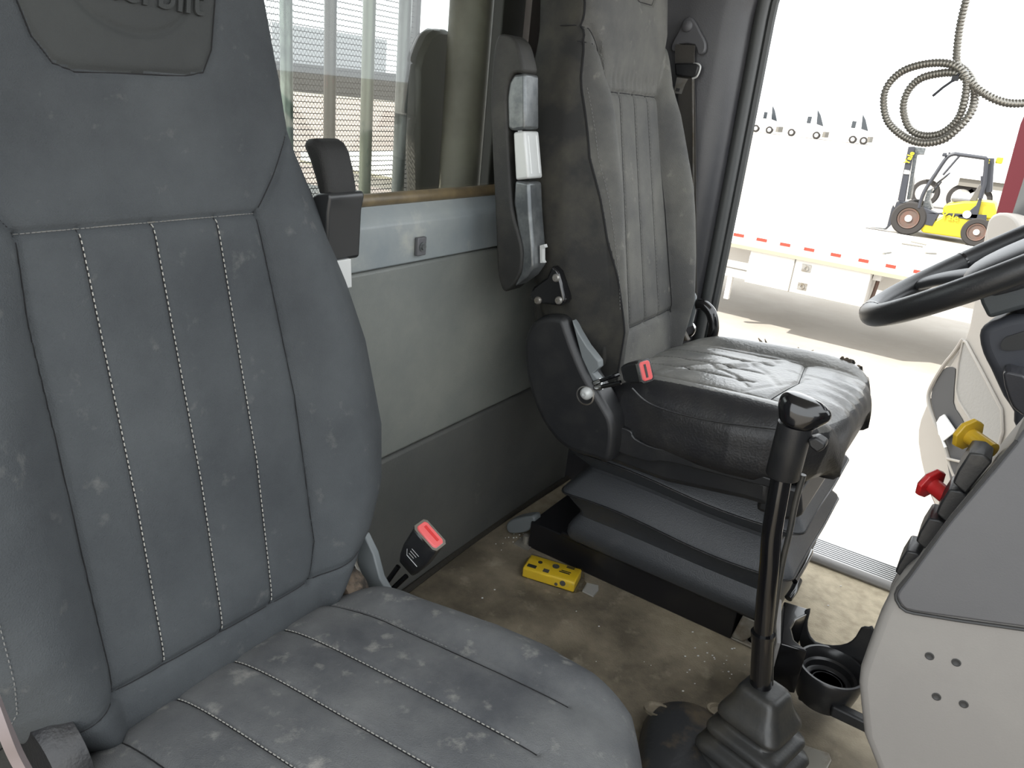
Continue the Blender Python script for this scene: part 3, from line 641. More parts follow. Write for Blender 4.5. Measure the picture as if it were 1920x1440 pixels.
for zz, gg in ((.299, .0195), (.199, .0215)):
    b = MB(); r_ = []
    for q in tmpl:
        x, y = cx_+(q[0]-cx_)*(X1-X0+2*gg)/(X1-X0), cy_+(q[1]-cy_)*(Y1-Y0+2*gg)/(Y1-Y0)
        r_.append(V(x, y, zz+.006*math.sin((x-.2)*14)+.004*math.sin(y*23)))
    b.tube(r_, .0022, 6, closed=True); b.build('piping', drv_leather, bl)
for x in (.30, .43, .57):
    b = MB(); b.lathe(V(x, Y0+.004, .10), (0, -1, 0), [(0, .007), (.003, .0065), (.005, .003), (.0045, .001)], 14); b.build('rivet', blk, bl)
# steel rail box below
b = MB(); b.bb((.105, 1.345, 0.0), (.60, 1.70, .070)); b.build('rail_base', blk_steel, ds, bevel=.003)
b = MB(); b.bb((.19, 1.338, .070), (.655, 1.712, .082)); b.build('rail_plate', blk_steel, ds, bevel=.003)
br = [V(.598, 1.338, 0), V(.598, 1.338, .05), V(.612, 1.338, .068), V(.70, 1.338, .06), V(.70, 1.338, .0)]
b = MB(); b.bb((.60, 1.345, .0), (.705, 1.45, .006)); b.prism([V(.60, 1.345, .006), V(.612, 1.345, .066), V(.66, 1.345, .066), V(.625, 1.345, .006)], (0, .10, 0)); b.build('front_bracket', galv, ds, bevel=.003)
b = MB(); b.lathe(V(.642, 1.368, .006), (0, 0, 1), [(0, .017), (.002, .017), (.002, .010), (.011, .010), (.011, .004)], 6); b.lathe(V(.642, 1.368, .006), (0, 0, 1), [(0, .017), (.002, .016)], 24); b.build('anchor_bolt', alu_dark, ds)
# rear slide latch
b = MB(); o3 = smooth([P(u, v, 'y', 1.35) for u, v in [(949, 985), (960, 975), (998, 968), (1000, 985), (985, 998), (955, 1000)]], 3, True); b.prism(o3, (0, .03, 0)); b.build('slide_latch', leverg, ds, bevel=.004)
b = MB(); b.bb((.075, 1.33, 0), (.115, 1.38, .004)); b.lathe(V(.095, 1.352, .004), (0, 0, 1), [(0, .008), (.02, .008), (.02, .001)], 8); b.build('rear_bracket', galv, ds)
# adjustment bar in front
b = MB(); bar = [P(1466, 1075, 'y', 1.46), P(1487, 1072, 'y', 1.5), P(1500, 1058, 'y', 1.55), P(1515, 1035, 'y', 1.60), P(1520, 1036, 'y', 1.60), P(1508, 1060, 'y', 1.52), P(1490, 1090, 'y', 1.44)]
b.tube(smooth(bar, 6), .0055, 10); b.tube([P(1497, 1088, 'y', 1.46), P(1488, 1108, 'y', 1.42), P(1478, 1122, 'y', 1.40)], .008, 10); b.build('slide_bar', blk_gloss, ds)
# ---- driver armrest, folded up
yA = 1.145
padL = [(945, 64), (972, 66), (992, 80), (1005, 105), (1012, 135), (985, 138), (968, 158), (962, 190), (966, 250), (972, 320), (980, 390), (1000, 440), (1010, 470), (1008, 505), (990, 530), (965, 546), (950, 542), (938, 515), (934, 470), (928, 380), (922, 280), (919, 180), (924, 105), (932, 76)]
def am(pts): return [(u-33*min(1, max(0, (u-925)/90)), v) for u, v in pts]
padL = am(padL)
armr = empty('seat_armrest', (.06, 1.17, .62), 'folded up black armrest with silver latch on near side of the driver seat', 'armrest')
# the armrest turns with the seat back, so it belongs to the seat
COLt = armr; bpy.data.objects.remove(armr)
b = MB(); b.prism(smooth([P(u, v, 'y', yA) for u, v in padL], 3, True), (0, .048, 0)); arm = b.build('armrest', mat('worn_armrest_leather', (.010, .010, .009), .62, spots=(10, (.035, .033, .027), .5, .75), bump=(600, .3)), ds, bevel=.013, seg=4)
ch1 = [(1017, 137), (985, 139), (970, 155), (964, 185), (966, 240), (980, 246), (1018, 242)]
b = MB(); b.prism([P(u, v, 'y', yA+.004) for u, v in am(ch1)], (0, .046, 0)); b.build('upper_shell', gunmetal, arm, bevel=.005, seg=3)
ch2 = [(988, 338), (1024, 342), (1027, 400), (1032, 460), (1034, 500), (1020, 520), (985, 538), (1004, 510), (1010, 470), (995, 425), (984, 380)]
b = MB(); b.prism([P(u, v, 'y', yA+.004) for u, v in am(ch2)], (0, .045, 0)); b.build('lower_shell', gunmetal, arm, bevel=.005, seg=3)
hd = [(983, 248), (1016, 245), (1024, 335), (990, 338)]
b = MB(); b.prism([P(u, v, 'y', yA+.002) for u, v in am(hd)], (0, .048, 0)); hh = b.build('latch_handle', silverp, arm, bevel=.004, seg=3)
b = MB()
for dy_ in (.012, .038):
    q0 = P(*am([(1014, 254)])[0], 'y', yA+.002)+V(.001, dy_, 0); q1 = P(*am([(1021, 326)])[0], 'y', yA+.002)+V(.001, dy_, 0); b.tube([q0, q1], .0026, 8)
b.tube([P(975, 246, 'y', yA+.015), P(975, 246, 'y', yA+.035)], .004, 8); b.build('grip_rib', silverp, hh)
b = MB(); b.prism([P(u, v, 'y', yA)+V(.004, .022, 0) for u, v in [(996, 462), (1004, 460), (1006, 466), (1001, 468), (1001, 490), (1004, 495), (997, 495)]], (0, .010, 0)); b.build('stop_tab', silverp, arm)
# hinge plate with three bolts
hp = [P(u, v, 'y', 1.188) for u, v in [(1035, 498), (1046, 510), (1052, 530), (1059, 565), (1052, 574), (1000, 568), (992, 555), (1000, 538), (1025, 520)]]
b = MB(); b.prism(hp, (0, .03, 0)); hpl = b.build('armrest_hinge_plate', blk_gloss, ds, bevel=.004, seg=3)
for u, v in ((1043, 521), (1009, 563), (1048, 563)):
    b = MB(); b.lathe(P(u, v, 'y', 1.188), (0, -1, 0), [(0, .0075), (.0025, .0075), (.005, .0055), (.005, .003), (.003, .0028), (.003, .0003)], 18); b.build('bolt', alu_dark, hpl)
# ---- buckle on the near side
top = (P(1209, 673, 'y', 1.2)+P(1213, 717, 'y', 1.2))/2; bot = (P(1160, 686, 'y', 1.2)+P(1164, 724, 'y', 1.2))/2
wv_ = P(1206, 672, 'y', 1.2)-P(1212, 718, 'y', 1.2)
al_ = unit(top-bot+V(.0, -.022, 0))
buckle((.29, 1.2, .46), top, al_, wv_, (.040, .030), .055, 'black seat belt buckle with red button lying against the driver cushion',
       [[P(1162, 701, 'y', 1.21), P(1143, 708, 'y', 1.205), P(1118, 717, 'y', 1.21)], [P(1164, 717, 'y', 1.2), P(1143, 722, 'y', 1.2), P(1120, 727, 'y', 1.205)]])
# ---- far side: buckle stalk, handle loop, side shield
r = empty('seat_belt_latch', (.25, 1.70, .47), 'dull grey belt end fitting with a worn pale patch beyond the driver seat', 'belt latch')
b = MB(); b.prism([P(u, v, 'y', 1.70) for u, v in [(1266, 560), (1273, 548), (1300, 548), (1304, 556), (1303, 585), (1296, 612), (1284, 616), (1275, 600)]], (0, .012, 0)); b.build('latch_body', leverg, r, bevel=.003)
b = MB(); b.prism([P(u, v, 'y', 1.698) for u, v in [(1272, 549), (1296, 549), (1296, 572), (1290, 578), (1284, 574), (1278, 578), (1272, 570)]], (0, .003, 0)); b.build('worn_patch', mat('worn_patch', (.28, .27, .22), .7), r)
b = MB(); b.tube(smooth([P(u, v, 'y', 1.71) for u, v in [(1283, 612), (1296, 606), (1303, 616), (1297, 628), (1286, 630)]], 5), .003, 8); b.build('wire_loop', chrome, r)
b = MB(); b.tube(smooth([P(u, v, 'y', 1.71) for u, v in [(1307, 570), (1320, 572), (1334, 588), (1338, 615), (1332, 645)]], 6), .013, 12); b.build('grab_loop', blk_gloss, ds)
b = MB(); b.prism([P(u, v, 'y', 1.66) for u, v in [(1230, 590), (1262, 585), (1290, 640), (1210, 640)]], (0, .02, 0)); b.build('far_side_plate', mat('brown_plate', (.06, .05, .035), .6), ds, bevel=.003)
b = MB(); b.lathe(P(1253, 619, 'y', 1.658), (0, -1, 0), [(0, .003), (.002, .0028), (.003, .001)], 10); b.build('rivet', chrome, ds)

# ================================================================== SEAT BELT ON THE PILLAR
sb = empty('shoulder_belt', (.15, 1.74, .45), 'brown-black shoulder belt hanging from a triangular pillar anchor with metal tongue', 'seat belt')
yP = 1.742
b = MB(); b.prism(smooth([P(u, v, 'y', yP-.01) for u, v in [(1282, 36), (1297, 33), (1312, 60), (1322, 80), (1320, 98), (1308, 102), (1302, 84), (1272, 82), (1266, 96), (1258, 94), (1260, 80), (1272, 58)]], 2, True), (0, .012, 0)); an = b.build('anchor_plate', darkp, sb, bevel=.003)
b = MB(); b.lathe(P(1289, 49, 'y', yP-.011), (0, -1, 0), [(0, .012), (.005, .012), (.008, .009), (.009, .001)], 20); b.build('anchor_bolt', darkp, an)
b = MB(); b.ribbon([P(1285, 84, 'y', yP-.013), P(1284, 100, 'y', yP-.012), P(1284, 120, 'y', yP-.010)], (.045, 0, 0), .004); b.build('webbing', belt, sb)
b = MB(); b.ribbon([P(1286, 140, 'y', yP-.012), P(1288, 200, 'y', yP), P(1290, 330, 'y', 1.748), P(1292, 560, 'y', 1.75)], (.040, 0, 0), .003); b.ribbon([P(1299, 145, 'y', yP-.016), P(1300, 330, 'y', 1.744), P(1300, 560, 'y', 1.745)], (.003, .0, 0), .003, 1); b.build('webbing', [belt, alu_dark], sb)
b = MB(); b.prism([P(u, v, 'y', yP-.022) for u, v in [(1264, 118), (1305, 118), (1311, 124), (1306, 142), (1298, 146), (1266, 142)]], (0, .014, 0)); tg = b.build('tongue_grip', blk, sb, bevel=.004)
b = MB(); b.tube(smooth([P(u, v, 'y', yP-.018) for u, v in [(1300, 120), (1309, 120), (1313, 127), (1307, 143), (1298, 147)]], 4), .0022, 8); b.build('wire_loop', silverp, tg)
b = MB(); b.prism([P(u, v, 'y', yP-.018) for u, v in [(1269, 145), (1290, 148), (1284, 158), (1277, 176), (1262, 175), (1266, 160)]], (0, .003, 0)); b.prism([P(u, v, 'y', yP-.0185) for u, v in [(1268, 165), (1275, 166), (1273, 172), (1266, 171)]], (0, .001, 0), 1); b.build('tongue', [alu_dark, ink], sb)
# ================================================================== GEAR SHIFT
gl = empty('gear_lever', (.735, 1.0, 0), 'tall black gear shift lever with glossy knob rising from a rubber boot', 'gear lever')
yL = 1.03
pl = [P(u, v, 'y', yL) for u, v in [(1424, 1345), (1427, 1270), (1431, 1190), (1437, 1120), (1443, 1060), (1447, 1000), (1457, 940), (1466, 890)]]
b = MB(); b.tube(smooth(pl[:3], 6), .0165, 20); b.tube([pl[2]-unit(pl[3]-pl[2])*.002, pl[2]+unit(pl[3]-pl[2])*.004], .0185, 20); b.tube(smooth(pl[2:], 6), .0145, 20); b.build('lever_shaft', blk_gloss, gl)
q0 = P(1467, 892, 'y', yL); q1 = P(1492, 795, 'y', yL)
b = MB(); b.tube([q0, q0+(q1-q0)*.02, q1], [.0225, .0235, .0235], 28); b.build('lever_sleeve', blk, gl)
ax_ = unit(q1-q0)
rings = []
kp = [((1494, 800), .0235, .022), ((1496, 785), .0255, .024), ((1500, 770), .0265, .025), ((1506, 757), .027, .022), ((1513, 748), .0265, .014), ((1518, 744), .024, .007)]
# knob: a rounded cap stretched forward
def knob_ring(c, rx, ry, lean, n=28):
    fwd = unit(V(1, 0, -.10)); sid = V(0, 1, 0)
    return [c+fwd*(rx*math.cos(t)+(lean if math.cos(t) > 0 else 0)*math.cos(t))+sid*ry*math.sin(t) for t in np.linspace(0, 2*math.pi, n, endpoint=False)]
b = MB(); rg = []
for (u, v, rx, lean, ry) in [(1492, 797, .0225, 0, .0225), (1493, 790, .0245, .002, .0245), (1494, 780, .0255, .009, .025), (1494, 770, .026, .017, .025), (1495, 760, .0255, .022, .024), (1496, 750, .023, .023, .021), (1498, 743, .018, .02, .016), (1500, 739, .010, .012, .009)]:
    rg.append(knob_ring(P(u, v, 'y', yL), rx, ry, lean))
b.loft(rg); kb = b.build('shift_knob', blk_gloss, gl, angle=80, sub=1)
b = MB(); o3 = [P(u, v, 'y', yL-.012) for u, v in [(1514, 824), (1530, 820), (1548, 832), (1546, 842), (1532, 850), (1516, 838)]]; b.prism(o3, (0, .022, 0)); b.build('selector_switch', blk, gl, bevel=.003, seg=3)
b = MB(); b.tube(smooth([P(u, v, 'y', yL+.01) for u, v in [(1506, 890), (1492, 940), (1480, 1000), (1468, 1050), (1458, 1110), (1447, 1200), (1444, 1320)]], 6), .0045, 10); b.build('air_line', rubber, gl)
# boot
def rsq(c, w, d, r, z, yaw=0, n=6):
    pts = []
    for (sx_, sy_, a0) in [(1, 1, 0), (-1, 1, 90), (-1, -1, 180), (1, -1, 270)]:
        for k in range(n+1):
            a_ = math.radians(a0+90*k/n); x = sx_*(w-r)+r*math.cos(a_); y = sy_*(d-r)+r*math.sin(a_)
            pts.append(V(c[0]+x*math.cos(yaw)-y*math.sin(yaw), c[1]+x*math.sin(yaw)+y*math.cos(yaw), z))
    return pts
bcx = P(1424, 1330, 'y', 1.03)
b = MB(); rg = []
for (z, w, r_, dx) in [(0.182, 0.0202, 0.009, 0.0000), (0.18, 0.0291, 0.013, 0.0001), (0.174, 0.0347, 0.015, 0.0005), (0.16, 0.0381, 0.017, 0.0013), (0.146, 0.0448, 0.020, 0.0022), (0.137, 0.0515, 0.020, 0.0027), (0.131, 0.0538, 0.020, 0.0031), (0.126, 0.0538, 0.020, 0.0034), (0.122, 0.0504, 0.020, 0.0036), (0.119, 0.0448, 0.020, 0.0038), (0.112, 0.0448, 0.020, 0.0042), (0.108, 0.0526, 0.020, 0.0044), (0.104, 0.0605, 0.020, 0.0047), (0.098, 0.0633, 0.020, 0.0050), (0.092, 0.0616, 0.020, 0.0054), (0.089, 0.0538, 0.020, 0.0056), (0.082, 0.0538, 0.020, 0.0060), (0.078, 0.0627, 0.020, 0.0062), (0.073, 0.0694, 0.020, 0.0065), (0.066, 0.0728, 0.020, 0.0070), (0.06, 0.0694, 0.020, 0.0073), (0.056, 0.0616, 0.020, 0.0076), (0.048, 0.0627, 0.020, 0.0080), (0.043, 0.0739, 0.020, 0.0083), (0.036, 0.0806, 0.020, 0.0088), (0.026, 0.0818, 0.020, 0.0094), (0.018, 0.0784, 0.020, 0.0098), (0, 0.0840, 0.020, 0.0109)]:
    rg.append(rsq((bcx[0]+dx, bcx[1]-dx*2), w, w*.92, min(r_, w*.9), z, math.radians(-14)))
b.loft(rg); b.build('shift_boot', rubber, gl, angle=60, sub=1)
# floor cover dome beside it and steel foot bracket
fc = [P(u, v, 'z', .045) for u, v in [(1212, 1345), (1225, 1318), (1255, 1304), (1295, 1305), (1335, 1322), (1362, 1350), (1370, 1440), (1340, 1520), (1230, 1520), (1205, 1440)]]
fc = smooth(fc, 5, True); cc = sum(fc)/len(fc)
b = MB(); rg = []
for s_, z in [(1.06, 0), (1.04, .018), (.97, .033), (.86, .042), (.6, .048), (.3, .052), (.05, .053)]: rg.append([V(cc[0]+(p[0]-cc[0])*s_, cc[1]+(p[1]-cc[1])*s_, z) for p in fc])
b.loft(rg); fcov = b.build('floor_cover', mat('dirty_rubber_cover', (.026, .027, .029), .45, spots=(16, (.10, .078, .052), .50, .66), bump=(120, .3)), angle=50, label='dirty black rubber dome cover on the floor left of the gear boot', cat='rubber cover')
OFFc = OFF[fcov.name]
for (u, v, w) in ((1232, 1330, .016), (1350, 1332, .016)):
    b = MB(); c = P(u, v, 'z', .043); b.lathe(c-V(0, 0, .004), (0, 0, 1), [(0, .001), (0, w), (.0055, w), (.0055, w*.8), (.001, w*.7), (.001, .001)], 20, ref=(1, .3, 0), sx=1.4); b.build('drain_notch', floorm, fcov)
b = MB(); b.prism([P(u, v, 'z', .006) for u, v in [(1505, 1395), (1555, 1412), (1560, 1425), (1552, 1440), (1565, 1470), (1490, 1470), (1495, 1420)]], (0, 0, -.006)); b.build('floor_plate', galv, bevel=.002, label='small grey metal plate on the floor right of the gear boot', cat='metal plate')
# ================================================================== CUP HOLDER
ch = empty('cup_holder', (.78, 1.25, 0), 'black plastic cup holder on a grey bracket between gear lever and console', 'cup holder')
zc = .150
cc = P(1558, 1255, 'z', .11)
b = MB(); b.lathe(V(cc[0], cc[1], .055), (0, 0, 1), [(.026, .001), (.026, .034), (.029, .040), (.040, .042), (.043, .046), (.058, .049), (.062, .052), (.062, .056), (.058, .058), (.030, .054), (-.006, .046), (-.008, .001)], 48); b.build('cup_ring', mat('cup_plastic', (.016, .016, .017), .28, dust=(14, (.09, .085, .075), .5, .8)), ch)
b = MB()
for rr_, zz in ((.027, .081), (.034, .082)): b.lathe(V(cc[0], cc[1], zz), (0, 0, 1), [(0, rr_), (.0015, rr_-.001), (.0015, rr_-.0025), (0, rr_-.0035)], 40)
b.build('cup_ridge', blk, ch)
# back wall, scalloped
wl = [(1519, 1142), (1514, 1165), (1515, 1185), (1528, 1205), (1560, 1212), (1588, 1208), (1604, 1195), (1614, 1178), (1628, 1177), (1640, 1186), (1640, 1290), (1560, 1290), (1505, 1240), (1500, 1160)]
yw_ = cc[1]+.052
b = MB(); b.prism(smooth([P(u, v, 'y', yw_) for u, v in wl], 2, True), (0, .006, 0)); b.build('rear_wall', blk, ch, bevel=.002)
blkp = [(1470, 1127), (1519, 1142), (1512, 1152), (1492, 1162), (1484, 1178), (1490, 1200), (1515, 1220), (1463, 1206)]
zt = .165
bp2 = [P(u, v, 'z', zt) for u, v in blkp]
b = MB(); b.prism(smooth(bp2, 1, True)[:], (0, 0, -.095)); b.build('side_block', blk_gloss, ch, bevel=.003, seg=3)
b = MB(); b.prism([P(u, v, 'z', zt+.003) for u, v in [(1452, 1120), (1466, 1124), (1464, 1206), (1456, 1204)]], (0, 0, -.16)); b.build('mount_bracket', mat('grey_bracket_plastic', (.28, .27, .26), .5), ch, bevel=.002)
b = MB(); b.box(cc+V(.075, -.045, -.04), (.11, .02, .022)); b.box(cc+V(.0, -.0, -.055), (.07, .07, .02)); b.build('support_arm', blk, ch, bevel=.004)
# ================================================================== CONSOLE
yC = .85
cn = empty('dash_console', (.95, .95, .1), 'large grey dash console side with dark inset panel at right edge', 'console')
body = [(1690, 1076), (1672, 1100), (1647, 1150), (1623, 1215), (1609, 1255), (1606, 1282), (1610, 1325), (1616, 1380), (1640, 1440), (1670, 1540), (2150, 1620), (2200, 700), (1990, 640), (1935, 745), (1895, 836), (1834, 906), (1772, 980), (1735, 1030), (1712, 1058)]
bo = [P(u, v, 'y', yC) for u, v in body]
bk2 = [P(u, v, 'y', .93) for u, v in [(1733, 996), (1704, 1022), (1686, 1064), (1668, 1097), (1660, 1130), (1760, 1130), (1900, 900), (1920, 820), (1892, 830), (1846, 880), (1800, 935)]]
b = MB(); b.prism(bk2, (.02, .09, 0)); b.build('switch_bank', greyp, cn, bevel=.006, seg=3)
b = MB(); b.prism(bo, (.03, .24, 0)); cb = b.build('console_body', greyp, cn, bevel=.012, seg=4)
ins = [(1903, 832), (1779, 980), (1742, 1030), (1703, 1083), (1683, 1110), (1682, 1122), (1692, 1138), (1712, 1147), (1800, 1160), (1922, 1177), (2150, 1205), (2190, 720), (1996, 660), (1940, 765)]
b = MB(); b.prism(smooth([P(u, v, 'y', yC-.004) for u, v in ins], 3, True), (0, .012, 0)); ip = b.build('inset_panel', darkp, cn, bevel=.003, seg=2)
b = MB(); b.tube([P(u, v, 'y', yC-.003) for u, v in [(1906, 826), (1779, 977), (1742, 1027), (1703, 1080), (1683, 1104), (1679, 1114), (1680, 1124), (1688, 1138), (1699, 1146), (1714, 1150), (1800, 1164), (1922, 1181)]], .0018, 6); b.build('panel_gap', ink, cn)
for u, v in ((1743, 1230), (1793, 1242), (1756, 1306), (1807, 1320)):
    b = MB(); c = P(u, v, 'y', yC); b.lathe(c, (0, -1, 0), [(-.001, .0005), (-.001, .0042), (.0006, .0048), (.0008, .0036), (.0003, .003), (.0002, .0005)], 16); b.build('screw_hole', ink, cb)
for (u, v, wd, hg) in ((1820, 888, 62, 30), (1783, 950, 52, 27), (1744, 1003, 52, 27), (1703, 1062, 50, 26)):
    e1 = unit(P(1779, 980, 'y', yC)-P(1897, 840, 'y', yC)); c = P(u, v, 'y', .875)
    n1 = np.cross(e1, V(0, 1, 0)); n1 = n1 if n1[0] < 0 else -n1
    L_ = wd/1420*1.03; H_ = hg/1420*1.03
    o3 = [c+e1*L_*.5-n1*H_*.4, c+e1*L_*.42+n1*H_*.35, c+e1*L_*.1+n1*H_*.5, c-e1*L_*.42+n1*H_*.6, c-e1*L_*.55+n1*H_*.1, c-e1*L_*.5-n1*H_*.4]
    b = MB(); b.prism(o3, (0, .045, 0)); b.build('rocker_switch', blk, cn, bevel=.002)
b = MB(); b.lathe(P(1812, 900, 'y', .95), unit(P(1812, 900, 'y', .95)-P(1850, 935, 'y', .95)), [(-.03, .022), (.0, .026), (.006, .020), (.008, .001)], 24); b.build('rotary_knob', blk, cn)
def valve(u, v, u2, v2, y, M, label):
    h = P(u, v, 'y', y); e = P(u2, v2, 'y', y-.022); ax = unit(h-e)
    r = empty('brake_valve_knob', tuple(e), label, 'brake knob')
    b = MB(); b.lathe(h, ax, [(-.006, .013), (-.005, .0195), (.000, .020), (.003, .016), (.0035, .001)], sides=8, ref=(0, 0, 1)); b.build('knob_head', M, r, bevel=.001)
    b = MB(); L_ = np.linalg.norm(h-e); b.lathe(h, ax, [(-.006, .0095), (-L_, .0095), (-L_-.001, .001)], 24); b.build('knob_stem', M, r)
    return r
valve(1742, 904, 1800, 952, .93, rknob, 'red push-pull air brake knob sticking out of the console')
valve(1812, 812, 1860, 846, .95, yknob, 'yellow push-pull air brake knob above the red one')
# ================================================================== DASH AND STEERING
da = empty('dashboard', (.95, 1.35, .4), 'dark blue-grey dashboard end behind the steering wheel at right edge', 'dashboard')
dd = [(1925, 585), (1870, 600), (1842, 612), (1833, 632), (1840, 665), (1855, 695), (1878, 745), (1898, 775), (1905, 810), (1990, 830), (2200, 700), (2150, 560)]
b = MB(); b.prism(smooth([P(u, v, 'y', 1.30) for u, v in dd], 2, True), (.06, .45, 0)); db = b.build('dash_body', dashp, da, bevel=.015, seg=4)
b = MB(); b.prism(smooth([P(u, v, 'y', 1.297) for u, v in [(1876, 648), (1884, 634), (1900, 628), (1960, 612), (1960, 645), (1900, 657), (1882, 656)]], 3, True), (0, .008, 0)); b.build('slot', ink, da)
b = MB(); b.prism([P(u, v, 'y', 1.28) for u, v in [(1838, 570), (1852, 598), (1920, 578), (2000, 560), (2000, 470), (1900, 500), (1830, 540)]], (.02, .10, 0)); b.build('column_shroud', column_m, da, bevel=.006, seg=3)
b = MB(); b.prism(smooth([P(u, v, 'y', 1.25) for u, v in [(1880, 700), (1905, 700), (1930, 715), (1930, 780), (1905, 770), (1892, 750)]], 2, True), (0, .05, 0)); b.build('lower_shroud', pillarm, da, bevel=.006, seg=3)
cen = V(.875, 1.345, .862); tl = math.radians(37.5); e1 = V(math.cos(tl), 0, math.sin(tl)); e2 = V(0, 1, 0); nn = np.cross(e1, e2); nn = nn if nn[2] > 0 else -nn
sw = empty('steering_wheel', tuple(cen-nn*.15), 'black leather steering wheel at the right edge above the driver cushion', 'steering wheel')
RR = .231
b = MB(); b.tube([cen+RR*(math.cos(t)*e1+math.sin(t)*e2) for t in np.linspace(0, 2*math.pi, 96, endpoint=False)], .0172, 20, closed=True); rim = b.build('rim', wheelm, sw)
for t in (math.radians(90+28), math.radians(186)):
    b = MB(); c = cen+RR*(math.cos(t)*e1+math.sin(t)*e2); tg_ = -math.sin(t)*e1+math.cos(t)*e2; b.tube([c-tg_*.0018, c+tg_*.0018], .0180, 20); b.build('grip_seam', blk_gloss, rim)
def spoke(a_deg, w0, w1, name='spoke'):
    t = math.radians(a_deg); d = math.cos(t)*e1+math.sin(t)*e2; s_ = -math.sin(t)*e1+math.cos(t)*e2
    rings = []
    for k, rr_ in enumerate(np.linspace(.05, RR-.006, 10)):
        f = k/9; w = w0*(1-f)+w1*f; z = -.030*(1-f)**2-.002; th = .010
        rings.append([cen+d*rr_+s_*x*w+nn*(z+y*th) for x, y in [(-1, 0), (-.8, .8), (0, 1), (.8, .8), (1, 0), (.8, -.8), (0, -1), (-.8, -.8)]])
    b = MB(); b.loft(rings); b.build(name, silverp if name == 'spoke_trim' else wheelhub, sw, sub=1, angle=60)
spoke(180+38, .026, .020); spoke(180-38, .026, .020); spoke(40, .03, .02); spoke(-40, .03, .02)
b = MB(); rings = []
for s_, z in [(.6, -.05), (1.0, -.042), (1.04, -.024), (1.0, -.006), (.9, .004), (.7, .010), (.3, .013), (.05, .0135)]:
    rings.append([cen+e1*(.098*s_*math.copysign(abs(math.cos(t))**.8, math.cos(t)))+e2*(.082*s_*math.copysign(abs(math.sin(t))**.7, math.sin(t)))+nn*z for t in np.linspace(0, 2*math.pi, 48, endpoint=False)])
b.loft(rings); hb = b.build('hub_pad', wheelhub, sw, angle=60, sub=1)
for sgn in (-1, 1):
    b = MB(); c = cen+e1*.015+e2*sgn*.118+nn*.002; o3 = [c+e1*x+e2*y*sgn for x, y in [(-.035, -.02), (.045, -.02), (.05, .014), (-.02, .020)]]; b.prism(o3, nn*-.012); sp_ = b.build('switch_pod', silverp, sw, bevel=.004, seg=3)
    b = MB()
    for k in range(4): b.tube([c+e1*(-.022+.016*k)+e2*sgn*-.014+nn*.0003, c+e1*(-.018+.016*k)+e2*sgn*.012+nn*.0003], .0009, 6)
    b.build('switch_gap', ink, sp_)
b = MB(); b.lathe(cen-nn*.05, -nn, [(0, .07), (.03, .06), (.05, .045), (.07, .04)], 28); b.build('column', blk, sw)
# ================================================================== COILED CONDUIT
cv = empty('coiled_conduit', (.75, 1.2, .9), 'coil of ribbed metal conduit hanging at upper right, bound with a black cable tie', 'conduit')
yq = 1.2
path = [(1826, -40), (1812, 0), (1800, 50), (1794, 100), (1796, 122), (1812, 135), (1826, 160), (1827, 190), (1818, 215), (1797, 240), (1768, 262), (1730, 268), (1695, 256), (1665, 228), (1657, 190), (1665, 160), (1690, 135), (1725, 122), (1765, 118), (1795, 126), (1812, 150), (1808, 190), (1795, 225), (1765, 250), (1730, 254), (1705, 240), (1694, 205), (1702, 172), (1725, 148), (1760, 138), (1790, 137), (1815, 150), (1840, 172), (1870, 188), (1900, 194), (1940, 190), (2000, 170)]
pts = [P(u, v, 'y', yq+.022*math.sin(i*.55)) for i, (u, v) in enumerate(path)]
pts = smooth(pts, 26)
# resample evenly and ripple the radius
d = [0]
for a_, c_ in zip(pts[:-1], pts[1:]): d.append(d[-1]+np.linalg.norm(c_-a_))
Ns = int(d[-1]/.0011); ps2 = np.array(pts); dd2 = np.linspace(0, d[-1], Ns)
rp = np.stack([np.interp(dd2, d, ps2[:, k]) for k in range(3)], 1)
rad = .0047+.0008*np.sin(dd2/.0044*2*math.pi)
b = MB(); b.tube(list(rp), list(rad), 12); b.build('conduit', conduit, cv, angle=80)
k0 = P(1800, 140, 'y', yq-.012)
b = MB(); b.tube(smooth([P(1790, 148, 'y', yq-.02), P(1800, 138, 'y', yq-.022), P(1813, 134, 'y', yq-.005), P(1808, 140, 'y', yq+.03), P(1790, 150, 'y', yq+.02), P(1788, 150, 'y', yq-.01), P(1790, 148, 'y', yq-.02)], 5), .0022, 6); b.box(P(1791, 147, 'y', yq-.022), (.008, .005, .006)); b.tube([P(1791, 148, 'y', yq-.022), P(1768, 164, 'y', yq-.03), P(1749, 180, 'y', yq-.035)], .0016, 6); b.build('cable_tie', zipm, cv)
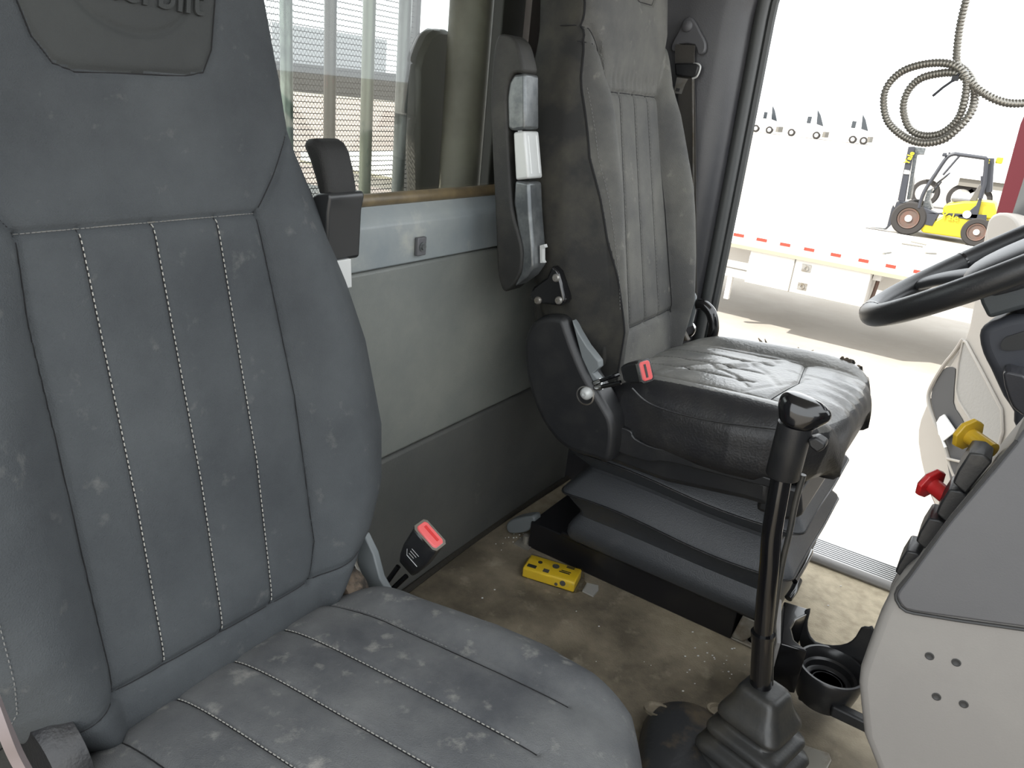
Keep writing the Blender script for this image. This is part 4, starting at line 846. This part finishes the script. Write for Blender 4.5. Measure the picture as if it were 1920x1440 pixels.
# ================================================================== DISPOSABLE CAMERA
bx0 = P(978, 1082, 'z', 0); bx1 = P(1075, 1112, 'z', 0); ex_ = unit(bx1-bx0); ez_ = V(0, 0, 1); ey_ = np.cross(ez_, ex_)
dc = empty('wrapped_camera', tuple((bx0+bx1)/2), 'yellow disposable camera in crumpled clear wrapper lying on the floor', 'disposable camera')
L_ = np.linalg.norm(bx1-bx0); Wc = .058; Hc = .026
def DC(a_, c_, h_): return bx0+ex_*a_*L_+ey_*c_*Wc+ez_*h_*Hc
b = MB(); b.loft([[DC(a_, c_, h_) for c_, h_ in [(0, .04), (0, .92), (.06, 1), (.94, 1), (1, .92), (1, .04)]] for a_ in (0, 1)]); yb_ = b.build('camera_body', bellow_y, dc, bevel=.003, seg=3)
def mark(a_, c_, la, lc, M, nm, h_=1.02, rnd=False):
    b = MB(); c = DC(a_, c_, h_)
    if rnd: b.lathe(c-ez_*.0012, (0, 0, 1), [(0, la), (.0018, la), (.0022, la*.7), (.0022, .0005)], 18)
    else: b.box(c, (1, 1, 1)) if False else b.prism([c+ex_*x*la/2+ey_*y*lc/2-ez_*.0006 for x, y in [(-1, -1), (1, -1), (1, 1), (-1, 1)]], ez_*.0016)
    b.build(nm, M, yb_)
mark(.14, .22, .020, .010, gunmetal, 'flash_window'); mark(.42, .2, .013, .011, darkp, 'viewfinder'); mark(.24, .62, .005, 0, ink, 'dot_mark', rnd=True)
mark(.54, .66, .008, 0, gunmetal, 'lens', rnd=True); mark(.74, .42, .024, .0022, ink, 'printed_line'); mark(.76, .52, .022, .0016, ink, 'printed_line'); mark(.80, .80, .018, .0016, ink, 'printed_line'); mark(.80, .88, .018, .0014, ink, 'printed_line')
for (a_, h_, rr_) in ((.78, .62, .0065), (.66, .35, .0038)):
    b = MB(); b.lathe(DC(a_, 0, h_)+ey_*.0005, -ey_, [(0, rr_), (.0015, rr_), (.002, rr_*.6), (.002, .0004)], 18); b.build('dial', darkp, yb_)
b = MB(); rings = []
for a_, s_, hh_ in [(-.02, .96, 1.0), (.0, 1.06, 1.08), (.5, 1.05, 1.06), (1.0, 1.06, 1.08), (1.06, .85, .8), (1.1, .55, .35), (1.14, .5, .22), (1.22, .62, .16), (1.32, .66, .2)]:
    rings.append([DC(a_+.01*random.uniform(-1, 1), .5+(c_-.5)*s_*(1+.05*random.uniform(-1, 1)), max(.03, h_*hh_*(1+.04*random.uniform(-1, 1)))) for c_, h_ in [(0, .04), (0, .5), (.02, .93), (.1, 1), (.5, 1.02), (.9, 1), (.98, .93), (1, .5), (1, .04)]])
b.loft(rings); b.build('wrapper', film, dc, angle=20)
b = MB(); b.prism([DC(1.14, .2, .05), DC(1.36, .08, .05), DC(1.40, .5, .1), DC(1.36, .8, .05), DC(1.15, .75, .05)], ez_*.004); b.build('wrapper_tail', mat('creased_foil', (.45, .44, .41), .3, .3, bump=(60, 1)), dc)
b = MB()
for k in range(90):
    if k < 35: c = P(random.gauss(1370, 60), random.gauss(1235, 35), 'z', .001)
    elif k < 60: c = P(random.gauss(960, 40), random.gauss(1010, 12), 'z', .001)
    else: c = P(random.uniform(900, 1600), random.uniform(1080, 1300), 'z', .001)
    r_ = random.uniform(.0006, .0019)
    if c[0] < .03 or (.09 < c[0] < .72 and 1.33 < c[1]): continue
    b.box(c+V(0, 0, r_*.5), (r_*2, r_, r_), [[.8, -.6, 0], [.6, .8, 0], [0, 0, 1]])
b.build('crumbs', paper, label='pale crumbs scattered over the brown floor mat', cat='crumbs', kind='stuff')
# ================================================================== DRIVER DOOR (open)
E0 = V(.792, 2.5, 0); H0 = V(1.25, 1.86, 0); ed = unit(H0-E0); nd = V(-.846, -.534, 0); nd = unit(nd-ed*(nd@ed))
def PD(u, v, off=0): return PP(u, v, E0+nd*off, nd)
dr = bpy.data.objects.new('door_1', None); link(dr, None, (1.25, 1.86, 0)); OFF[dr.name] = V(1.25, 1.86, 0); tag(dr, kind='structure')
trim_o = [(1868, 398), (1850, 415), (1838, 470), (1828, 530), (1815, 612), (1790, 668), (1748, 735), (1724, 785), (1719, 830), (1733, 900), (1752, 950), (1790, 1040), (1850, 1130), (2100, 1130), (2150, 480), (1960, 430), (1908, 405)]
b = MB(); b.prism(smooth([PD(u, v, .02) for u, v in trim_o], 2, True), -nd*.045); dt = b.build('door_trim', beige, dr, bevel=.012, seg=4)
b = MB(); b.prism([PD(u, v, -.03) for u, v in [(1880, 395), (1850, 480), (1835, 610), (1785, 720), (1750, 790), (1736, 860), (1742, 925), (1800, 1060), (2100, 1130), (2150, 400)]], -nd*.03); b.build('outer_skin', redpaint, dr, bevel=.006)
pk = [(1768, 694), (1780, 688), (1789, 690), (1791, 700), (1787, 754), (1797, 775), (1809, 797), (1828, 850), (1832, 885), (1800, 905), (1788, 875), (1774, 828), (1757, 789), (1747, 757), (1748, 730)]
b = MB(); b.prism(smooth([PD(u, v, .0225) for u, v in pk], 2, True), -nd*.004); b.build('pocket_recess', pocket_m, dt)
b = MB(); b.tube(smooth([PD(u, v, .024) for u, v in [(1806, 636), (1790, 660), (1768, 688), (1744, 730), (1742, 757), (1753, 792), (1770, 832), (1784, 878), (1800, 915)]], 5), .006, 8); b.build('pocket_rim', beige, dt)
tx = [(1806, 640), (1811, 641), (1840, 695), (1878, 768), (1880, 810), (1868, 850), (1840, 850), (1822, 790), (1798, 752), (1793, 730), (1798, 680)]
b = MB(); b.prism([PD(u, v, .024) for u, v in tx], -nd*.004); b.build('textured_insert', beige_tex, dt, bevel=.002)
b = MB(); b.tube([PD(u, v, .024) for u, v in tx+[tx[0]]], .004, 8); b.build('insert_bead', beige, dt)
b = MB(); b.prism(smooth([PD(u, v, .0265) for u, v in [(1775, 862), (1826, 872), (1822, 900), (1800, 905), (1782, 900)]], 1, True), -nd*.003); b.build('lower_pocket', pocket_m, dt)
b = MB(); b.tube([PD(1776, 860, .03), PD(1828, 872, .03)], .004, 8); b.build('pocket_lip', beige, dt)
# window frame of the door
b = MB(); b.prism([PD(u, v, -.03) for u, v in [(1866, 402), (1900, 405), (1960, 220), (2060, -100), (2020, -100), (1935, 180), (1912, 232)]], -nd*.03); b.build('window_frame', redpaint, dr, bevel=.004)
b = MB(); b.prism([PD(u, v, -.02) for u, v in [(1896, 403), (1925, 425), (1990, 250), (2100, -100), (2050, -100), (1955, 220)]], -nd*.02); b.build('window_seal', sealm, dr, bevel=.004)
b = MB(); b.prism(smooth([PD(u, v, .045) for u, v in [(1852, 415), (1868, 400), (1890, 400), (1908, 415), (1915, 445), (1900, 470), (1862, 470), (1848, 445)]], 3, True), -nd*.03); b.build('armrest_cap', beige, dt, bevel=.008, seg=3)
b = MB(); b.prism([PD(u, v, .026) for u, v in [(1862, 444), (1878, 441), (1874, 448), (1860, 450)]], -nd*.002); b.build('lock_slot', ink, dt)
# paper in the door pocket
pr = empty('folded_paper', tuple(PD(1783, 810, .05)), 'crumpled white paper tucked in the beige door pocket', 'paper')
b = MB(); b.prism([PD(u, v, .03) for u, v in [(1758, 792), (1764, 782), (1772, 777), (1792, 806), (1788, 812), (1772, 825), (1762, 815)]], nd*.004); b.prism([PD(u, v, .035) for u, v in [(1763, 816), (1790, 806), (1792, 810), (1770, 827), (1776, 838), (1772, 840)]], nd*.003); b.build('sheet', paper, pr)
# ================================================================== BEHIND THE REAR WINDOW
xg = -.34
gd = empty('window_guard', (xg, 1.2, .7), 'woven wire guard screen outside the rear window', 'screen')
b = MB(); y0, y1, z0, z1 = .92, 1.365, .735, 1.62
pw = .0089; ph = .0102
for k in range(int((z1-z0)/ph)):
    z = z0+k*ph; b.box((xg, (y0+y1)/2, z), (.0012, y1-y0, .0015))
    nz = int((y1-y0)/pw)
    for j in range(nz):
        ya = y0+j*pw; z_ = z
        c0 = V(xg+.001, ya, z_); c1 = V(xg+.001, ya+pw/2, z_+ph); c2 = V(xg+.001, ya+pw, z_)
        for a_, c_ in ((c0, c1), (c1, c2)):
            w_ = V(0, .0006, 0); b.add([a_-w_, a_+w_, c_+w_, c_-w_], [(0, 1, 2, 3)])
wm = b.build('wire_mesh', wirem, gd, flat=True)
b = MB(); b.bb((xg-.01, 1.365, .70), (xg+.01, 1.378, 1.62)); b.bb((xg-.01, .9, .70), (xg+.02, 1.378, .735)); b.build('screen_frame', brown_dk, gd, bevel=.002)
for (u0, u1, M) in ((524, 548, 0), (609, 631, 1), (682, 704, 2), (750, 771, 3)):
    xa = -.28; p0 = P(u0, 0, 'x', xa); p1 = P(u1, 0, 'x', xa); yc = (p0[1]+p1[1])/2; r_ = (p1[1]-p0[1])/2*.80
    b = MB(); b.tube([V(xa, yc, .66), V(xa, yc, 1.62)], r_, 20)
    lab = ['leftmost of the four polished uprights outside the rear window, beside the seat edge', 'second polished upright from the left outside the rear window', 'third polished upright from the left, in front of the wire screen', 'rightmost of the four polished uprights outside the rear window'][M]
    b.build('steel_upright', BARM[M], label=lab, cat='metal bar', group='uprights behind the rear window')
b = MB(); p0 = P(858, 0, 'x', -.2)[1]; p1 = P(912, 0, 'x', -.2)[1]; b.tube([V(-.20, (p0+p1)/2, .622), V(-.20, (p0+p1)/2, 1.7)], (p1-p0)/2*.95, 28); b.build('added_tan_column', tanpost, label='wide dull tan column added for a reflection in the rear window', cat='added column')  # added column in place of the tan reflection in the glass
b = MB(); b.bb((-.125, P(906, 0, 'x', -.15)[1], .622), (-.10, P(945, 0, 'x', -.15)[1]+.02, 1.7)); b.build('added_dark_post', brown_dk, label='narrow dark post added to darken the rear window right of the tan column', cat='post', bevel=.004)  # added post that darkens the glass beside the tan column
b = MB(); o3 = [P(u, v, 'x', -.26) for u, v in [(786, 385), (783, 250), (784, 130), (790, 100), (806, 66), (822, 54), (846, 56), (850, 385)]]; b.prism(o3, (-.04, 0, 0)); b.build('seat_reflection_panel', mat('brown_grey_reflection', (.10, .092, .078), .5), bevel=.01, label='dark upright panel shaped as the driver seat reflection, left of the tan column', cat='cover')  # driver seat reflection built as a dark panel behind the glass
b = MB(); b.bb((-1.6, .2, .45), (-.1, 1.9, .62)); b.build('truck_frame_deck', brown_dk, label='dark truck deck outside below the rear window', cat='truck deck')
b = MB(); b.bb((-.09, 1.415, .5), (-.075, 1.84, 1.7)); b.build('trim_8', mat('pinkish_outer_panel', (.18, .15, .15), .4), kind='structure')
# ================================================================== OUTSIDE
GZ = -1.4
b = MB(); b.bb((-300, -300, GZ-.1), (300, 400, GZ)); b.build('ground', asphalt, kind='structure')
b = MB(); b.box((-34, 30, GZ+.02), (64, 26, .03), [[.707, .707, 0], [-.707, .707, 0], [0, 0, 1]]); b.build('earth_patch', pinksoil, kind='structure')
b = MB(); b.box((-62, 60, GZ+1.35), (2.5, 60, 2.7), [[.707, .707, 0], [-.707, .707, 0], [0, 0, 1]]); b.build('trailer_row', darkband, label='long dark low trailer row far behind the window screen', cat='trailer')
b = MB(); b.box((-105, 92, GZ+4), (20, 24, 8)); b.build('grey_building', lgrey, label='grey flat building far behind the rear window', cat='building')
# flatbed trailer
ty = 8.75
tx0, tx1 = -9.0, 4.5
ft = empty('flatbed_trailer', (-1, ty, GZ), 'long white flatbed trailer with red reflectors across the driver doorway', 'trailer')
ze = P(1500, 482, 'y', ty)[2]
zt_ = P(1530, 462, 'y', ty)[2]
zb_ = P(1530, 487, 'y', ty)[2]
b = MB(); b.bb((tx0, ty, zb_), (tx1, ty+.05, zt_)); b.build('side_rail', deckm, ft, bevel=.01)
b = MB(); b.bb((tx0, ty-.012, zb_-.035), (tx1, ty+.06, zb_+.004)); b.build('lower_flange', mat('dusty_flange', (.26, .24, .18), .7), ft)
b = MB(); b.bb((tx0, ty+.05, zt_-.06), (tx1, ty+2.5, zt_-.01)); b.build('deck', deckm, ft)
b = MB()
for k in range(14): b.bb((tx0+.2+k*.95, ty+.15, zb_-.12), (tx0+.28+k*.95, ty+2.3, zb_+.02))
b.bb((tx0, ty+.9, zb_-.35), (tx1, ty+1.0, zb_)); b.bb((tx0, ty+1.7, zb_-.35), (tx1, ty+1.8, zb_)); b.build('underframe', toolm, ft)
rz = P(1530, 471, 'y', ty)[2]
for i, u in enumerate((1385, 1428, 1472, 1517, 1567, 1619, 1670, 1722, 1775, 1330, 1280)):
    v = 441+(u-1385)*.2045; c = P(u, v, 'y', ty-.004); w = (P(u+10, v, 'y', ty)-P(u-10, v, 'y', ty))[0]
    b = MB(); b.bb((c[0]-w/2, ty-.006, c[2]-.017), (c[0]+w/2, ty, c[2]+.017)); b.build('reflector', reflr, ft)
tb = [P(u, v, 'y', ty+.02) for u, v in [(1407, 467), (1392, 528), (1617, 579), (1636, 510)]]
xa, xb = P(1400, 500, 'y', ty)[0], P(1626, 540, 'y', ty)[0]; zl = (P(1392, 528, 'y', ty)[2]+P(1617, 579, 'y', ty)[2])/2
b = MB(); b.bb((xa, ty+.03, zl), (xb, ty+.6, zb_)); tbx = b.build('toolbox', toolm, ft, bevel=.01)
xs_ = P(1483, 520, 'y', ty)[0]
b = MB(); b.bb((xs_-.006, ty+.024, zl), (xs_+.006, ty+.032, zb_)); b.build('door_gap', dirty, tbx)
for (u, v) in ((1512, 503), (1504, 537)):
    c = P(u, v, 'y', ty+.03); b = MB(); b.box(c, (.10, .02, .08)); b.lathe(c, (0, -1, 0), [(0, .03), (.02, .028), (.02, .015), (.012, .012), (.012, .001)], 16); b.build('toolbox_latch', alu_dark, tbx)
b = MB(); c = P(1372, 510, 'y', ty+.3); b.box(c, (.5, .08, .10)); b.box(c+V(0, 0, -.18), (.06, .06, .3)); b.build('landing_gear', toolm, ft, bevel=.005)
b = MB(); b.tube(smooth([P(u, v, 'y', ty+.3) for u, v in [(1648, 520), (1640, 545), (1630, 570)]], 4), .02, 8); b.build('air_hose', rimr, ft)
for k in range(3):
    b = MB(); c = V(3.2+k*1.25, ty+.35, GZ+.52); b.lathe(c, (0, -1, 0), [(-.25, .3), (-.25, .5), (-.2, .52), (.0, .52), (.04, .48), (.04, .3), (-.03, .27), (-.03, .01)], 40); b.build('wheel', tyre, ft)
# planks left on the deck
BL = ['longest thin wooden batten on the white trailer deck, nearest the forklift', 'wooden batten just behind the longest one on the trailer deck', 'short wooden batten nearest the doorway post on the trailer deck', 'wooden batten closest to the steering wheel on the trailer deck']
for k, (u0, v0, u1, v1) in enumerate([(1690, 458, 1730, 464), (1708, 454, 1736, 460), (1656, 477, 1670, 475), (1735, 476, 1755, 477)]):
    a_ = P(u0, v0, 'z', zt_); c_ = P(u1, v1, 'z', zt_); b = MB(); b.tube([a_+V(0, 0, .008), c_+V(0, 0, .008)], .012, 6)
    b.build('wood_batten', dirty, label=BL[k], cat='batten', group='battens on the trailer deck')
# forklift
yF = 21.2
def FP(u, v, dy=0): return P(u, v, 'y', yF+dy)
fk = empty('forklift', tuple(V(FP(1740, 440)[0], yF, GZ)), 'yellow and black forklift parked beyond the flatbed trailer', 'forklift')
def fprism(pts, w, y_off, M, name, bevel=.02, par=None, sm=0):
    o3 = [FP(u, v, y_off) for u, v in pts]; o3 = smooth(o3, sm, True) if sm else o3
    b = MB(); b.prism(o3, (0, w, 0)); return b.build(name, M, par or fk, bevel=bevel)
bodyy = fprism([(1727, 432), (1733, 412), (1752, 415), (1770, 405), (1850, 411), (1858, 424), (1840, 428), (1822, 432), (1808, 450), (1800, 446), (1730, 436)], 1.1, .02, fork_y, 'body', .03)
fprism([(1768, 389), (1775, 382), (1808, 378), (1835, 378), (1865, 381), (1872, 412), (1768, 404)], 1.0, .08, fork_y, 'engine_hood', .04)
fprism([(1697, 398), (1692, 388), (1704, 383), (1722, 392), (1731, 408), (1733, 422), (1727, 434), (1725, 420), (1716, 402), (1706, 396)], .35, 0, fork_y, 'front_fender', .02)
fprism([(1729, 388), (1760, 402), (1748, 424), (1733, 421), (1731, 405)], .3, .0, fork_k, 'step', .01)
fprism([(1732, 399), (1850, 412), (1850, 403), (1768, 399)], .02, -.0, fork_k, 'side_stripe', .004)
txt = MB(); text_mb(txt, 'Yale', FP(1781, 407, -.02), (1, 0, -.0), (0, 0, 1), .22, .01, bold=.02); txt.build('lettering', fork_y, fk)
fprism([(1838, 330), (1850, 330), (1842, 370), (1832, 410), (1815, 412), (1785, 406), (1812, 400), (1830, 385), (1840, 360)], .07, .0, fork_k, 'rear_leg', .01)
b = MB(); b.lathe(FP(1813, 402, -.02), (0, -1, 0), [(0, .09), (.01, .09), (.011, .01)], 24); b.build('round_decal', rimw, fk)
for dy in (0, 1.0):
    b = MB(); b.tube(smooth([FP(u, v, dy) for u, v in [(1723, 390), (1733, 360), (1755, 325), (1775, 296), (1788, 289), (1800, 290), (1850, 297)]], 4), .045, 8); b.tube([FP(1850, 297, dy), FP(1846, 345, dy), FP(1838, 372, dy)], .05, 8); b.tube([FP(1768, 328, dy), FP(1800, 291, dy)], .03, 6); b.build('guard_frame', fork_k, fk)
b = MB()
for k in range(6):
    x = 1780+k*14; b.tube([FP(x, 287+k*2, 0), FP(x, 287+k*2, 1.0)], .025, 6)
b.build('guard_roof', fork_k, fk)
fprism([(1846, 296), (1864, 297), (1860, 360), (1848, 362)], .25, .05, fork_k, 'rear_post_cover', .01)
txt = MB(); text_mb(txt, '60', FP(1852, 303, -.0), (-.1, 0, 1), (-1, 0, -.1), .12, .01, bold=.02); txt.build('capacity_lettering', fork_y, fk)
b = MB(); b.box(FP(1874, 301, .3), (.14, .14, .14)); b.build('warning_lamp', fork_y, fk, bevel=.02)
b = MB(); b.box(FP(1771, 290, -.02), (.09, .09, .09)); b.build('side_mirror', fork_k, fk, bevel=.02)
for (off, w) in ((0, 0), (.55, 0)):
    fprism([(1703, 275), (1715, 275), (1704, 330), (1696, 378), (1683, 376), (1692, 330)], .12, off-.05, fork_k, 'mast_rail', .01)
fprism([(1715, 275), (1736, 278), (1732, 290), (1720, 290), (1706, 374), (1700, 374)], .4, .1, gunmetal, 'mast_cylinder', .01)
txt = MB(); text_mb(txt, 'Yale', FP(1705, 296, -.08), (.22, 0, 1), (-1, 0, .22), .17, .01, bold=.03); txt.build('mast_lettering', fork_y, fk)
fprism([(1696, 318), (1706, 320), (1705, 327), (1694, 326)], .01, -.07, rimw, 'mast_decal', .0)
fprism([(1681, 378), (1700, 382), (1696, 395), (1682, 402), (1676, 392)], .8, 0, fork_k, 'lift_carriage', .01)
fprism([(1674, 385), (1671, 392), (1663, 424), (1657, 431), (1662, 430), (1672, 420), (1680, 400)], .12, 0, fork_k, 'fork_shank', .01)
b = MB(); b.add([FP(1660, 428, 0), FP(1662, 431, 0), FP(1622, 425, 0), FP(1660, 428, .15), FP(1662, 431, .15), FP(1622, 425, .15)], [(0, 1, 2), (3, 5, 4), (0, 3, 4, 1), (1, 4, 5, 2), (2, 5, 3, 0)]); b.build('fork_tine', gunmetal, fk)
fprism([(1783, 372), (1820, 376), (1822, 380), (1785, 378)], .5, .3, fork_s, 'seat', .01)
fprism([(1818, 376), (1836, 346), (1842, 348), (1830, 378)], .5, .3, fork_s, 'seat_back', .01)
fprism([(1730, 386), (1738, 358), (1748, 352), (1742, 376), (1748, 392), (1740, 392)], .4, .3, gunmetal, 'dash_pod', .01)
b = MB(); b.tube([FP(1749, 362, .5), FP(1765, 340, .5)], .025, 8); sc_ = FP(1768, 335, .5); b.tube([sc_+.18*V(.6*math.cos(t), math.sin(t), .8*math.cos(t)) for t in np.linspace(0, 6.28, 24, endpoint=False)], .02, 6, closed=True); b.build('steering_wheel', fork_k, fk)
for (u, v, r_, nm) in ((1702, 414, .40, 'front_wheel'), (1829, 441, .33, 'rear_wheel')):
    for dy in (0.0, .95):
        c = V(FP(u, v)[0], yF+dy, GZ+r_)
        b = MB(); b.lathe(c, (0, -1, 0), [(-.2, r_*.6), (-.2, r_*.93), (-.15, r_), (.0, r_), (.03, r_*.92), (.03, r_*.66), (0, r_*.62), (-.02, r_*.3)], 40); w_ = b.build(nm, tyre, fk)
        b = MB(); b.lathe(c, (0, -1, 0), [(.01, r_*.62), (.035, r_*.60), (.03, r_*.53), (-.03, r_*.50), (-.06, r_*.2)], 32); b.build('wheel_rim', rimr, w_)
        b = MB(); b.lathe(c, (0, -1, 0), [(-.01, r_*.22), (.04, r_*.2), (.05, r_*.12), (.05, .01)], 20); b.build('hub', rimw, w_)
# white trailer beyond the forklift
yT = 30.
vt = empty('box_trailer', tuple(V(P(1790, 330, 'y', yT)[0], yT, GZ)), 'white trailer on dual wheels behind the forklift', 'trailer')
b = MB(); a_ = P(1724, 330, 'y', yT); c_ = P(2050, 340, 'y', yT); zz = P(1790, 332, 'y', yT)[2]; b.bb((a_[0], yT, zz), (c_[0], yT+2.4, zz+1.0)); b.build('box', white, vt)
b = MB(); b.bb((a_[0]+1.2, yT+.1, zz-.25), (c_[0], yT+2.2, zz)); b.build('underframe', dirty, vt)
for u in (1740, 1812, 1843):
    b = MB(); c = V(P(u, 335, 'y', yT)[0], yT+.3, GZ+.46); b.lathe(c, (0, -1, 0), [(-.25, .26), (-.25, .45), (.0, .45), (.03, .42), (.03, .30)], 32); w_ = b.build('wheel', tyre, vt); b = MB(); b.lathe(c, (0, -1, 0), [(.03, .3), (.05, .28), (.04, .15), (.08, .08), (.08, .01)], 24); b.build('wheel_rim', rimw, w_)
# far trucks
yW = 118.
def far_truck(u0, u1, v0, wheels, kind, label):
    c = P((u0+u1)/2, v0, 'y', yW); r = empty('semi_truck', (c[0], yW, GZ), label, 'truck', 'white trucks parked far away')
    X = lambda u: P(u, v0, 'y', yW)[0]
    x0_, x1_ = X(u0), X(u1); z0 = GZ; L_ = x1_-x0_
    b = MB(); b.prism([V(x0_, yW, z0+1.0), V(x0_, yW, z0+3.9), V(x0_+L_*.45, yW, z0+4.1), V(x0_+L_*.72, yW, z0+3.4), V(x0_+L_*.86, yW, z0+2.0), V(x1_, yW, z0+1.7), V(x1_, yW, z0+.7), V(x0_+.4, yW, z0+.7)], (0, 2.4, 0)); b.build('cab', white, r, bevel=.1)
    b = MB(); b.prism([V(x0_+L_*.66, yW-.05, z0+3.9), V(x0_+L_*.78, yW-.05, z0+3.2), V(x0_+L_*.93, yW-.05, z0+1.8), V(x0_+L_*.72, yW-.05, z0+2.0)], (0, .2, 0)); b.build('windshield', glassdk, r)
    b = MB(); b.bb((x0_+L_*.42, yW-.04, z0+2.0), (x0_+L_*.54, yW, z0+2.9)); b.build('side_window', glassdk, r)
    b = MB(); b.bb((x1_-.2, yW-.02, z0+.35), (x1_+.15, yW+2.4, z0+1.1)); b.build('chassis', dirty, r)
    for w in wheels:
        c = V(X(w), yW, z0+.52); b = MB(); b.lathe(c, (0, -1, 0), [(-.3, .3), (-.3, .52), (.0, .52), (.03, .48), (.03, .33), (0, .3), (0, .01)], 20); w_ = b.build('wheel', tyre, r)
        b = MB(); b.lathe(c, (0, -1, 0), [(0, .28), (.06, .2), (.06, .01)], 14); b.build('hub', rimw, w_)
far_truck(1405, 1458, 240, (1417, 1443), 0, 'leftmost distant white truck, beside the door frame')
far_truck(1482, 1546, 247, (1484, 1532), 0, 'middle distant white truck of the three in the doorway')
far_truck(1564, 1630, 256, (1600, 1621), 0, 'rightmost distant white truck with dark windshield')
b = MB()
for k in range(60):
    c = P(1388+random.gauss(0, 7), 311, 'y', 45.); c[2] = P(1388, 312, 'y', 45.)[2]; b.prism([c+V(-.04, 0, 0), c+V(.04, 0, 0), c+V(random.uniform(-.2, .2), 0, random.uniform(.1, .35))], (0, .05, 0))
b.build('dry_grass_tuft', straw, label='small tuft of dry grass on the bright ground beside the door frame', cat='grass', kind='stuff')
